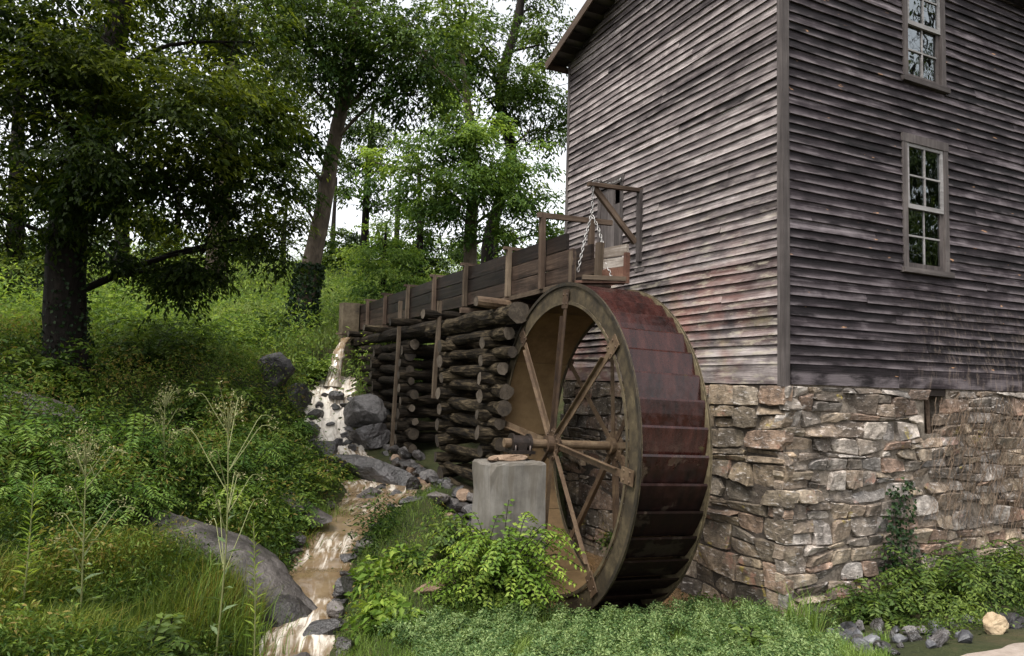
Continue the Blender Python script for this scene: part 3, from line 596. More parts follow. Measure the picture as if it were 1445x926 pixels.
# hatch in the gable wall over the flume
hy0, hy1, hz0, hz1 = HATCH
h = B(); h.box((-.04, hy0, hz0), (.015, hy0 + .085, hz1)); h.box((-.04, hy1 - .085, hz0), (.015, hy1, hz1)); h.box((-.045, hy0 - .02, hz1 - .1), (.015, hy1 + .02, hz1 + .02))
hatch = h.build('hatch', 'trim_wood', mill)
for i in range(3):
    a = hy0 + .09 + i * .19; B().box((-.012 - .004 * i, a, hz0 + .02), (.012, a + .186, hz1 - (.12 if i else .42)), jit=.004).build('door_board', 'trim_wood', hatch)
# bracket that holds the gate chain
br = beam('wall_bracket', mill, 'trim_wood_x', (-.055, 2.8, 4.42), (-.055, 2.8, 5.54), .09, .06, up=(1, 0, 0), segs=2)
BASE[br.name] = np.array((0, 0, 0.)); br_keep = br
def fixed_child(o, parent):                 # keep o where it stands in the world while parenting it to a rotated part
    o.parent = parent; o.matrix_parent_inverse = (Matrix.Translation(Vector(BASE[mill.name])) @ parent.matrix_basis).inverted()
for nm, p0, p1, a, c in (('bracket_arm', (.0, 2.8, 5.53), (-.98, 2.8, 5.5), .08, .055), ('bracket_brace', (-.84, 2.86, 5.47), (-.09, 2.86, 4.72), .06, .085)):
    o = beam(nm, None, 'beam_wood', p0, p1, a, c); fixed_child(o, br)
o = B().box((-.03, 2.7, 4.27), (-.004, 2.95, 4.46), jit=.01).build('patch_board', 'trim_wood_x', mill)

# stone foundation
RS = random.Random(21)
def stone_patch(name, parent, corners, f, nrm_d, mat, gap=.012):
    # corners: u,w of lower-left, lower-right, upper-right, upper-left; f maps (u, w, depth) to the world
    nu, nv = 7, 5; cx = sum(c[0] for c in corners) / 4; cw = sum(c[1] for c in corners) / 4
    wu = max(abs(corners[1][0] - corners[0][0]), .05); wv = max(abs(corners[3][1] - corners[0][1]), .03)
    eu, ev = min(.14, .012 / wu), min(.17, .01 / wv); SU = (0, eu, .27, .5, .73, 1 - eu, 1); SV = (0, ev, .5, 1 - ev, 1)
    pull = [RS.choice((.0, .02, .05, .1, .22)) for _ in range(4)]
    V = []; bulge = RS.uniform(.001, .008); tx, tz = RS.gauss(0, .035), RS.gauss(0, .04); so_ = Vector((RS.uniform(0, 90), RS.uniform(0, 90), 0))
    for j in range(nv):
        for i in range(nu):
            s, t = SU[i], SV[j]
            u = (corners[0][0] * (1 - s) + corners[1][0] * s) * (1 - t) + (corners[3][0] * (1 - s) + corners[2][0] * s) * t
            w_ = (corners[0][1] * (1 - s) + corners[1][1] * s) * (1 - t) + (corners[3][1] * (1 - s) + corners[2][1] * s) * t
            e = i in (0, nu - 1) or j in (0, nv - 1)
            ca = max(0, 1 - (abs(s - (s > .5)) + abs(t - (t > .5))) * 2.2) * pull[(2 if s > .5 else 3) if t > .5 else (1 if s > .5 else 0)]
            u += (cx - u) * ca + RS.gauss(0, .004); w_ += (cw - w_) * ca + RS.gauss(0, .004)
            nz = mnoise.noise(Vector((u * 9, w_ * 11, 0)) + so_) * .012 + mnoise.noise(Vector((u * 26, w_ * 30, 0)) + so_) * .009
            d = nrm_d + tx * (s - .5) + tz * (t - .5) + nz + (bulge if not e else -.006)
            V.append(f(u, w_, d))
    ring = [i for i in range(nu)] + [nu * (j + 1) - 1 for j in range(1, nv)] + [nu * (nv - 1) + i for i in range(nu - 2, -1, -1)] + [nu * j for j in range(nv - 2, 0, -1)]
    F = [(j * nu + i, j * nu + i + 1, (j + 1) * nu + i + 1, (j + 1) * nu + i) for j in range(nv - 1) for i in range(nu - 1)]
    b = len(V); C0 = np.array(f(cx, cw, nrm_d - .13))
    for r_ in ring: V.append(tuple(np.array(V[r_]) * 1.0 + (np.array(f(0, 0, -.13)) - np.array(f(0, 0, 0)))))
    F += [(ring[i], b + i, b + (i + 1) % len(ring), ring[(i + 1) % len(ring)]) for i in range(len(ring))]
    o = B().add(V, F, 0, False)
    return o.build(name, mat, parent)
def rubble(parent, u0, u1, w0, w1, f, mat, hr, wr, holes=(), base=None):
    w_ = w0; rows = []
    while w_ < w1 - .05:
        hgt = RS.uniform(*hr); 
        if w1 - w_ - hgt < hr[0] * .7: hgt = w1 - w_
        rows.append((w_, w_ + hgt)); w_ += hgt
    ph = [RS.uniform(0, 6) for _ in range(len(rows) + 1)]
    def bz(i, u):
        zb = rows[i][0] if i < len(rows) else w1
        return zb if i in (0, len(rows)) else zb + .035 * math.sin(u * 2.1 + ph[i]) + .02 * math.sin(u * 5.3 + ph[i] * 2)
    for i, (a, c) in enumerate(rows):
        u = u0; jn = 0.0
        while u < u1 - .04:
            wd = RS.uniform(*wr) * (1.25 if RS.random() < .25 else 1)
            if u1 - u - wd < wr[0] * .6: wd = u1 - u
            v = u + wd; gp = .007
            j0 = jn; j1 = RS.gauss(0, .03); jn = j1
            zz = [bz(i, u) + gp, bz(i, v) + gp, bz(i + 1, v) - gp, bz(i + 1, u) - gp]
            cells = [(zz, )] if (RS.random() > .22 or c - a < .15) else None
            quads = [[(u + gp, zz[0]), (v - gp, zz[1]), (v - gp + j1, zz[2]), (u + gp + j0, zz[3])]]; gp = .006
            if cells is None:
                m = RS.uniform(.35, .65); l, r_ = zz[0] + (zz[3] - zz[0]) * m, zz[1] + (zz[2] - zz[1]) * (m + RS.uniform(-.1, .1))
                quads = [[(u + gp, zz[0]), (v - gp, zz[1]), (v - gp, r_ - .005), (u + gp, l - .005)], [(u + gp, l + .005), (v - gp, r_ + .005), (v - gp + j1, zz[2]), (u + gp + j0, zz[3])]]
            for qd in quads:
                cx, cz = sum(p[0] for p in qd) / 4, sum(p[1] for p in qd) / 4
                if any(h0 - .05 < cx < h1 + .05 and z0 - .02 < cz < z1 + .02 for h0, h1, z0, z1 in holes): continue
                stone_patch('stone', parent, qd, f, RS.gauss(.035, .018), mat)
            u = v
HOLE = (2.47, 2.93, 2.0, 2.62)
fb = sheet(-.02, XE, -.8, ZS - .02, [HOLE], lambda u, z: (u, .0, z))
fb.add([(HOLE[0], 0, HOLE[2]), (HOLE[1], 0, HOLE[2]), (HOLE[1], .6, HOLE[2]), (HOLE[0], .6, HOLE[2])], [(0, 1, 2, 3)])
for xx in HOLE[:2]: fb.add([(xx, 0, HOLE[2]), (xx, .6, HOLE[2]), (xx, .6, ZS), (xx, 0, ZS)], [(0, 1, 2, 3)])
fb.add([(HOLE[0], .6, HOLE[2]), (HOLE[1], .6, HOLE[2]), (HOLE[1], .6, ZS), (HOLE[0], .6, ZS)], [(0, 1, 2, 3)])
fnd = fb.build('foundation', 'mortar', mill)
rubble(fnd, -.06, 5.1, -.05, ZS - .02, lambda u, w_, d: (u, -d, w_), 'stone_front', (.1, .25), (.18, .5), [HOLE])
fb2 = B().add([(0, -.02, -.8), (0, YB, -.8), (0, YB, ZS - .02), (0, -.02, ZS - .02)], [(0, 1, 2, 3)])
fnd2 = fb2.build('foundation', 'mortar', mill)
rubble(fnd2, -.06, YB, -.6, ZS - .02, lambda u, w_, d: (-d, u, w_), 'stone_side', (.15, .34), (.28, .66))
B().box((2.62, .05, 2.0), (2.68, .11, 2.6), jit=.02).build('hole_strut', 'beam_wood', fnd)

# ------------------------------------------------------------------ water wheel
yw, tl = rad(-4), rad(-2)
wn_ = Vector((math.cos(yw) * math.cos(tl), math.sin(yw) * math.cos(tl), math.sin(tl))); we2 = Vector((0, 0, 1)).cross(wn_).normalized(); we3 = wn_.cross(we2)
WC = Vector((-1.821, 2.135, 1.743)); WR, WI, WW = 2.115, 1.88, .84
WM = Matrix((wn_, we2, we3)).transposed().to_4x4(); WM.translation = WC
wheel = empty('water_wheel', tuple(WC), 'huge rusty iron overshot water wheel with dark red buckets', 'water wheel')
def wpt(x, r, a): return (x, -r * math.cos(a), r * math.sin(a))
def ring(x0, x1, r0, r1, n=96):
    b = B(); V = [wpt(x, r, 2 * PI * k / n) for k in range(n) for x, r in ((x0, r0), (x0, r1), (x1, r1), (x1, r0))]
    F = [(k * 4 + j, k * 4 + (j + 1) % 4, ((k + 1) % n) * 4 + (j + 1) % 4, ((k + 1) % n) * 4 + j) for k in range(n) for j in range(4)]
    return b.add(V, F)
for x0, x1 in ((-.012, .0), (WW, WW + .012)):
    b = ring(x0, x1, WI - .01, WR)
    sh = b.build('shroud', 'shroud_rust', wheel, WM); BASE[sh.name] = np.zeros(3)
    for r0, r1 in ((WR - .035, WR + .012), (WI - .045, WI - .005)):
        s = -1 if x0 < 0 else 1
        o = ring(min(x0 + s * .02, x1 + s * .02) - .004, max(x0 + s * .02, x1 + s * .02) - .004, r0, r1).build('flange', 'shroud_rust', None); o.parent = sh
NB = 44; dA = 2 * PI / NB
prof = [(WI, -.12 * dA), (WI + .1, -.06 * dA), (WR - .085, -.02 * dA), (WR - .072, .1 * dA), (WR - .04, .55 * dA), (WR - .004, 1.02 * dA)]
bk = B(); V = []
for x in (.004, WW - .004):
    V += [wpt(x, r, a) for r, a in prof] + [wpt(x, r - .006, a + .012) for r, a in prof]
np_ = len(prof); F = []
for off in (0, np_): F += [(off + i, off + i + 1, off + i + 1 + 2 * np_, off + i + 2 * np_) for i in range(np_ - 1)]
F += [(np_ - 1, 2 * np_ - 1, 4 * np_ - 1, 3 * np_ - 1)]
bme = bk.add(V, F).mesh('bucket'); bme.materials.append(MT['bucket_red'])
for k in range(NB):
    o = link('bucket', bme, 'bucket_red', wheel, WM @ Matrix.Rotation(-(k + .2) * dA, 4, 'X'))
NSP = 10
for k in range(NSP):
    b = B(); V = []; m = 10
    for j in range(m + 1):
        a = 2 * PI * (k + j / m * .994) / NSP
        V += [wpt(.001, WI, a), wpt(WW - .001, WI, a), wpt(WW - .001, WI - .006, a), wpt(.001, WI - .006, a)]
    F = [(j * 4 + q, j * 4 + (q + 1) % 4, (j + 1) * 4 + (q + 1) % 4, (j + 1) * 4 + q) for j in range(m) for q in range(4)] + [(0, 1, 2, 3), tuple(m * 4 + q for q in range(4))]
    b.add(V, F).build('sole_plate', 'sole_rust', wheel, WM)
def wspoke(x, ang):
    b = B(); w2 = .04; r0, r1 = .1, WI + .1
    b.box((x - .006, -w2, r0), (x + .006, w2, r1)); b.box((x - .05 if x < .4 else x + .006, w2 - .008, r0 + .05), (x - .006 if x < .4 else x + .05, w2, r1 - .3))
    Mx = WM @ Matrix.Rotation(ang - PI / 2, 4, 'X') if False else WM @ Matrix.Rotation(PI / 2 - ang, 4, 'X')
    # local +Z points along the spoke; angle is counted from -local Y upwards
    Mx = WM @ Matrix.Rotation(-(ang - PI / 2), 4, 'X')
    o = b.build('spoke', 'spoke_rust', wheel, Mx)
    pl = B().box((x - .016 if x < .4 else x + .006, -.085, r1 - .2), (x - .006 if x < .4 else x + .016, .085, r1 + .05))
    for dy in (-.05, .05):
        for dz in (-.14, -.02):
            pl.tube([(x - .03 if x < .4 else x + .03, dy, r1 + dz), (x, dy, r1 + dz)], .013, 6, cap=0)
    q = pl.build('gusset', 'spoke_rust', None); q.parent = o
for k in range(8):
    wspoke(-.03, rad(-5 + 45 * k)); wspoke(WW + .03, rad(-5 + 45 * k + 12))
def disc(b, x0, x1, r, n=20): return b.tube([(x0, 0, 0), (x1, 0, 0)], r, n, cap=0, smooth=False)
for x0, x1 in ((-.055, -.035), (WW + .035, WW + .055)):
    b = disc(B(), x0, x1, .21)
    for k in range(16):
        a = 2 * PI * k / 16; b.tube([wpt(x0 - .015, .17, a), wpt(x1 + .015, .17, a)], .014, 6, cap=0)
    disc(b, x0 - .08, x1 + .08, .11); b.build('hub', 'spoke_rust', wheel, WM)
disc(B(), -.72, 1.84, .058, 16).build('axle', 'spoke_rust', wheel, WM)
# bearing and pier
pier = empty('concrete_pier', (-2.535, 2.0, 0), 'square grey concrete pier carrying the near end of the wheel axle', 'pier')
b = B(); PR = random.Random(2); V = []; ns_ = 9; zl = [-.5, 0, .3, .6, .9, 1.2, 1.42, 1.53, 1.556]
def pier_ring(z, c):
    o = []
    cs = [(-2.92 + c, 1.73 + c), (-2.16 - c, 1.73 + c), (-2.16 - c, 2.3 - c), (-2.92 + c, 2.3 - c)]
    for k in range(4):
        (x0, y0), (x1, y1) = cs[k], cs[(k + 1) % 4]
        for i in range(ns_):
            t = i / ns_; cnr = i == 0; ch = abs(PR.gauss(0, .009)) if cnr else 0
            o.append((x0 + (x1 - x0) * t + (ch if k in (0, 3) else -ch) + PR.gauss(0, .0015), y0 + (y1 - y0) * t + (ch if k in (0, 1) else -ch) + PR.gauss(0, .0015), z + (PR.gauss(0, .006) if z > 1.5 else 0)))
    return o
for z in zl: V += pier_ring(z, .014 if z > 1.54 else 0)
nr_ = 4 * ns_
b.add(V, [(i * nr_ + k, i * nr_ + (k + 1) % nr_, (i + 1) * nr_ + (k + 1) % nr_, (i + 1) * nr_ + k) for i in range(len(zl) - 1) for k in range(nr_)] + [tuple((len(zl) - 1) * nr_ + k for k in range(nr_))])
b.build('pier_block', 'concrete', pier, Matrix.Translation((0, 0, 0)))
bp = WM @ Vector((-.5, 0, 0))
bear = empty('axle_bearing', (bp.x, bp.y, 1.63), 'black iron pillow block bearing clamped round the axle on the pier', 'bearing')
b = B(); b.box((-.16, -.15, -.125), (.16, .15, -.085)); disc(b, -.1, .1, .1); b.box((-.06, -.1, -.09), (.06, .1, 0))
disc(b, -.13, -.1, .125); disc(b, .1, .13, .125); b.build('housing', 'dark_iron', bear, Matrix.Translation((0, 0, .0)) @ Matrix.Translation(bp) @ WM.to_3x3().to_4x4())
for sy in (-.115, .115):
    for sx in (-.1, .1):
        B().tube([(sx, sy, -.15), (sx, sy, -.02)], .014, 6, cap=0).build('bolt', 'dark_iron', bear, Matrix.Translation(bp) @ WM.to_3x3().to_4x4())

def rock(name, c, r, mat, seed, label=None, group=None, rotz=0.0, tilt=(0, 0), sub=3, cuts=13, rough=.3, cat='rock', parent=None, smooth=False):
    import bmesh
    bm = bmesh.new(); bmesh.ops.create_icosphere(bm, subdivisions=sub, radius=1); rs = random.Random(seed)
    pl = [(Vector((rs.gauss(0, 1), rs.gauss(0, 1), rs.gauss(0, .8))).normalized(), rs.uniform(.42, .82)) for _ in range(cuts)]
    o3 = Vector((seed * 3.7, seed * 1.3, 0))
    for v in bm.verts:
        p = v.co.copy()
        for n_, d in pl:
            e = p.dot(n_) - d
            if e > 0: p -= n_ * e * .92
        p += p.normalized() * rough * .5 * (mnoise.noise(p * 1.6 + o3) + .5 * mnoise.noise(p * 4 + o3) + .25 * mnoise.noise(p * 9 + o3))
        v.co = Vector((p.x * r[0], p.y * r[1], p.z * r[2]))
    for f in bm.faces: f.smooth = smooth
    me = bpy.data.meshes.new(name); bm.to_mesh(me); bm.free()
    M = Matrix.Translation(Vector(c)) @ Matrix.Rotation(rotz, 4, 'Z') @ Matrix.Rotation(tilt[0], 4, 'X') @ Matrix.Rotation(tilt[1], 4, 'Y')
    o = link(name, me, mat, parent, M)
    if label: tag(o, label, cat, group)
    return o
rock('rubble_stone', (-2.5, 2.08, 1.585), (.3, .19, .055), 'rubble_tan', 3, 'crumbly tan stone slab under the axle bearing on the pier', sub=3, rotz=.05)
rock('rubble_stone', (-2.78, 1.99, 1.585), (.1, .1, .04), 'rubble_tan', 4, 'small heap of tan grit on the edge of the concrete pier')

# ------------------------------------------------------------------ flume
FX0, FX1, FZ0, FZ1 = -1.6, -.92, 3.9, 4.6
flume = empty('wooden_flume', (FX0, 2.1, FZ0), 'long dark plank flume carried on log cribs towards the wheel', 'flume')
FR = random.Random(9)
PY = [2.9, 4.05, 5.9, 7.6, 9.4, 11.3, 13.0, 14.35]
for i, y in enumerate(PY):
    top = 4.98 if i == 0 else FZ1 + FR.uniform(.02, .1)
    beam('post', flume, 'post_wood' if i in (1, 2, 4) else 'beam_wood', (FX0 - .07, y, FZ0 - .02), (FX0 - .07 + FR.gauss(0, .01), y + FR.gauss(0, .02), top), .09, .07, up=(1, 0, 0), jit=.004, segs=2)
    beam('post', flume, 'beam_wood', (FX1 + .07, y, FZ0 - .05), (FX1 + .07, y, 4.98 if i == 0 else FZ1 + .05), .09, .07, up=(1, 0, 0))
    if i: beam('tie_bar', flume, 'beam_wood', (FX0 - .16, y, FZ1 + .05), (FX1 + .15, y, FZ1 + .05), .08, .05)
    beam('joist', flume, 'beam_wood', (FX0 - .14, y, FZ0 - .085), (FX1 + .14, y, FZ0 - .085), .1, .1) if i else None
beam('gate_crossbar', flume, 'beam_wood', (FX0 - .16, 2.9, 4.95), (-.5, 2.9, 4.98), .07, .075, segs=2)
ends = ((2.12, 5.9, 9.4, 14.5), (2.12, 4.05, 7.6, 11.3, 14.5), (2.3, 5.9, 11.3, 14.5))
ph = (FZ1 - FZ0) / 3
for r_ in range(3):
    for a, c in zip(ends[r_][:-1], ends[r_][1:]):
        beam('side_plank', flume, 'flume_plank', (FX0, a + .004, FZ0 + ph * (r_ + .5)), (FX0, c - .004, FZ0 + ph * (r_ + .5)), .045, ph - .012, segs=5, jit=.005)
        beam('side_plank', flume, 'flume_plank', (FX1, a + .45, FZ0 + ph * (r_ + .5)), (FX1, c - .004, FZ0 + ph * (r_ + .5)), .045, ph - .012, segs=2)
for i in range(4):
    xx = FX0 + .025 + (FX1 - FX0 - .05) * (i + .5) / 4
    beam('floor_plank', flume, 'flume_plank', (xx, 2.2, FZ0 + .0), (xx, 14.5, FZ0 - .01), .155, .04, segs=3)
beam('sill_plank', flume, 'post_wood', (FX0 - .045, 2.35, FZ0 - .03), (FX0 - .045, 4.3, FZ0 - .05), .05, .07, segs=2)
beam('end_post', flume, 'post_wood', (FX0 - .0, 2.16, FZ0 + .0), (FX0 - .0, 2.16, FZ0 + .42), .06, .08, up=(1, 0, 0))
beam('end_post', flume, 'post_wood', (FX1 - .05, 2.5, FZ0 + .03), (FX1 - .05, 2.48, FZ0 + .66), .1, .09, up=(1, 0, 0))
beam('end_board', flume, 'pale_plank', (FX1, 2.42, FZ0 + .5), (FX1, 1.86, FZ0 + .47), .04, .15, segs=3)
beam('end_board', flume, 'pale_plank', (FX1, 2.42, FZ0 + .35), (FX1, 1.86, FZ0 + .31), .04, .13, segs=3)
B().box((FX1 - .02, 1.83, FZ0 + .02), (FX1 + .015, 2.44, FZ0 + .27), jit=.01).build('spout_plate', 'red_rust', flume)
beam('end_post', flume, 'red_rust', (FX1 - .03, 1.83, FZ0 + .0), (FX1 - .03, 1.83, FZ0 + .42), .05, .07, up=(1, 0, 0))
beam('spout_lip', flume, 'red_rust', (FX0 + .02, 2.13, FZ0 + .0), (FX1, 1.9, FZ0 + .02), .2, .03)
beam('spout_sill', flume, 'post_wood', (FX0 + .05, 1.98, FZ0 + .05), (FX1 - .05, 1.82, FZ0 + .06), .05, .06)

# chains that work the flume gate
chn = empty('gate_chain', (-.9, 2.8, 4), 'bright steel chain hanging from the wall bracket over the wheel', 'chain')
cb = B(); lk = []
for k in range(12):
    a = 2 * PI * k / 12; lk.append((math.cos(a) * .026 + (.012 if math.cos(a) > 0 else -.012), math.sin(a) * .017, 0))
cb.tube(lk + lk[:1], .0062, 5); lme = cb.mesh('link'); lme.materials.append(MT['chain_steel'])
def chain(P):
    P = spline(P, 200); s = np.r_[0, np.cumsum(np.linalg.norm(np.diff(P, axis=0), axis=1))]; n = int(s[-1] / .058)
    for i in range(n):
        u = (i + .5) / n * s[-1]; p = [np.interp(u, s, P[:, j]) for j in range(3)]; q = [np.interp(min(u + .02, s[-1]), s, P[:, j]) for j in range(3)]; o_ = [np.interp(max(u - .02, 0), s, P[:, j]) for j in range(3)]
        M, _ = frame_M(o_, q, (0.3, 1, .2)); M.translation = Vector(p); link('link', lme, 'chain_steel', chn, M @ Matrix.Rotation(PI / 2 * (i % 2), 4, 'X'))
chain([(-.02, 3.35, 5.86), (-.4, 3.1, 5.66), (-.86, 2.82, 5.56), (-.9, 2.8, 5.3), (-.93, 2.78, 5.05), (-1.15, 2.62, 4.55), (-1.3, 2.52, 4.12)])
chain([(-.93, 2.76, 5.02), (-.9, 2.6, 4.75), (-.92, 2.38, 4.3), (-.96, 2.15, 4.0)])

# ------------------------------------------------------------------ log cribs under the flume
LR = random.Random(31)
def log(parent, p0, p1, r0, r1, mat='log_bark', bend=.03, nm='log', n=11):
    p0, p1 = Vector(p0), Vector(p1); M, L = frame_M(p0, p1); M = M @ Matrix.Rotation(PI / 2, 4, 'Y')
    P = []; R_ = []; k = 10; bx, by = LR.gauss(0, bend), LR.gauss(0, bend)
    for i in range(k + 1):
        t = i / k; P.append((bx * math.sin(t * PI), by * math.sin(t * PI), L * t)); R_.append((r0 + (r1 - r0) * t) * (1 + LR.uniform(-.13, .13)))
    return B().tube(P, R_, n, cap=1, wob=.12, seed=LR.random(), smooth=False).build(nm, [mat, 'log_end'], parent, M)
def crib(name, label, y0, y1, x0, x1, z0, z1, n, mat, over):
    c = empty(name, (x0, y0, z0), label, 'log crib', 'log cribs carrying the flume'); p = (z1 - z0) / n
    for i in range(n):
        z = z0 + p * (i + .5)
        for x in (x0, x1): log(c, (x + LR.gauss(0, .03), y0 - (over if x == x0 else .12) + LR.uniform(-.2, .26) * (x == x0), z + LR.gauss(0, .02)), (x + LR.gauss(0, .03), y1 + over * .6 + LR.uniform(-.1, .1), z + LR.gauss(0, .02)), LR.uniform(.078, .118), LR.uniform(.07, .1), mat)
        if i < n - 1:
            for y in (y0, y1): log(c, (x0 - LR.uniform(.17, .27), y + LR.gauss(0, .03), z + p * .5), (x1 + LR.uniform(.08, .15), y + LR.gauss(0, .03), z + p * .5), LR.uniform(.09, .12), LR.uniform(.09, .12), mat)
    return c
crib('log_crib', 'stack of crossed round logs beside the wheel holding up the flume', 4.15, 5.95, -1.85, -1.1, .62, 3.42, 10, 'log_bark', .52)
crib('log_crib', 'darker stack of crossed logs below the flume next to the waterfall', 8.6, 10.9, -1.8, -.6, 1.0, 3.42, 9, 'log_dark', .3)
for i, (y0, y1, z, x) in enumerate(((6.2, 8.4, 1.05, -.62), (6.2, 8.4, 1.42, -.62), (6.2, 8.4, 1.8, -.62), (6.2, 8.4, 2.2, -.62), (6.2, 8.4, 2.58, -.62))):
    tag(log(None, (x, y0 - .1, z), (x, y1 + .1, z + LR.gauss(0, .04)), .065, .06, 'log_dark', nm='log_rail'), ('lowest', 'second lowest', 'middle', 'second highest', 'highest')[i] + ' thin log rail bridging the gap between the two log cribs', 'log rail', 'rails between the log cribs')
for i, (y0, y1, z0, z1, x, r0, lab) in enumerate(((3.3, 7.2, 3.56, 3.5, -1.82, .16, 'thick bearer log with a pale sawn end facing the wheel'), (7.0, 14.2, 3.58, 3.52, -1.75, .14, 'long dark bearer log under the far half of the flume'), (3.4, 14.2, 3.56, 3.56, -.7, .14, 'bearer log hidden behind the flume on the mill side'))):
    tag(log(None, (x, y0, z0), (x, y1, z1), r0, r0 * .9, 'log_bark' if i == 0 else 'log_dark', nm='bearer_log', n=12), lab, 'log')
for i, (y, x0, x1, z, m, lab) in enumerate(((3.95, -2.25, -.4, 3.76, 'spoke_rust', 'reddish peeled cross log wedged below the flume floor'), (6.35, -2.3, -.4, 3.74, 'log_dark', 'dark cross log below the flume above the gap between cribs'), (8.7, -2.25, -.4, 3.74, 'log_dark', 'dark cross log on top of the crib by the waterfall'), (10.8, -2.3, -.4, 3.74, 'log_bark', 'pale ended cross log near the far end of the flume'), (12.9, -2.2, -.4, 3.7, 'log_dark', 'last cross log beside the concrete headwall'))):
    tag(log(None, (x0, y, z), (x1, y + .1, z), .085, .08, m, nm='cross_log'), lab, 'log')
for i, (p0, p1, lab) in enumerate((((-2.0, 6.45, 2.2), (-1.98, 6.35, 4.0), 'short upright pole nailed against the near log crib'), ((-1.98, 9.15, .85), (-1.93, 9.05, 4.25), 'tall slim upright pole standing against the dark log crib'))):
    tag(beam('prop_pole', None, 'post_wood', p0, p1, .08, .07, up=(1, 0, 0), jit=.008, segs=3), lab, 'pole')
for i in range(5):
    z = 2.2 + i * .27; tag(log(None, (-1.85 + LR.gauss(0, .03), 11.1, z), (-1.8, 12.9 + LR.uniform(-.2, .2), z + .02), .1, .09, 'log_dark', nm='bank_log'), ('lowest', 'second', 'middle', 'fourth', 'topmost')[i] + ' of the five short logs cribbing the bank by the waterfall', 'log', 'logs cribbing the bank')
B().box((-2.12, 14.05, 2.6), (-1.66, 14.5, 4.66), jit=.02).build('head', 'concrete_tan', None).name = 'headwall'
tag(bpy.data.objects['headwall'], 'tan concrete headwall block at the far end of the flume', 'headwall')
beam('outlet_plank', None, 'post_wood', (-2.3, 13.65, 3.74), (-1.5, 13.95, 3.76), .3, .05); tag(bpy.data.objects['outlet_plank'], 'short pale plank lip above the falling water', 'plank')
# dry stone footing under the cribs
ft = empty('stone_footing', (-1.9, 8, .5), 'low mossy dry stone footing below the dark log crib', 'stone footing')
for i in range(26):
    row = i % 3; y = 7.2 + (i // 3) * .45 + row * .2
    rock('stone', (-1.95 + LR.gauss(0, .08), y, .62 + row * .2 + max(0, y - 9.6) * .1), (.17, .25, .12), 'rock_wet' if i % 2 else 'rock_grey', 100 + i, parent=ft, sub=2, rotz=LR.gauss(0, .2))
for i in range(14):
    pass

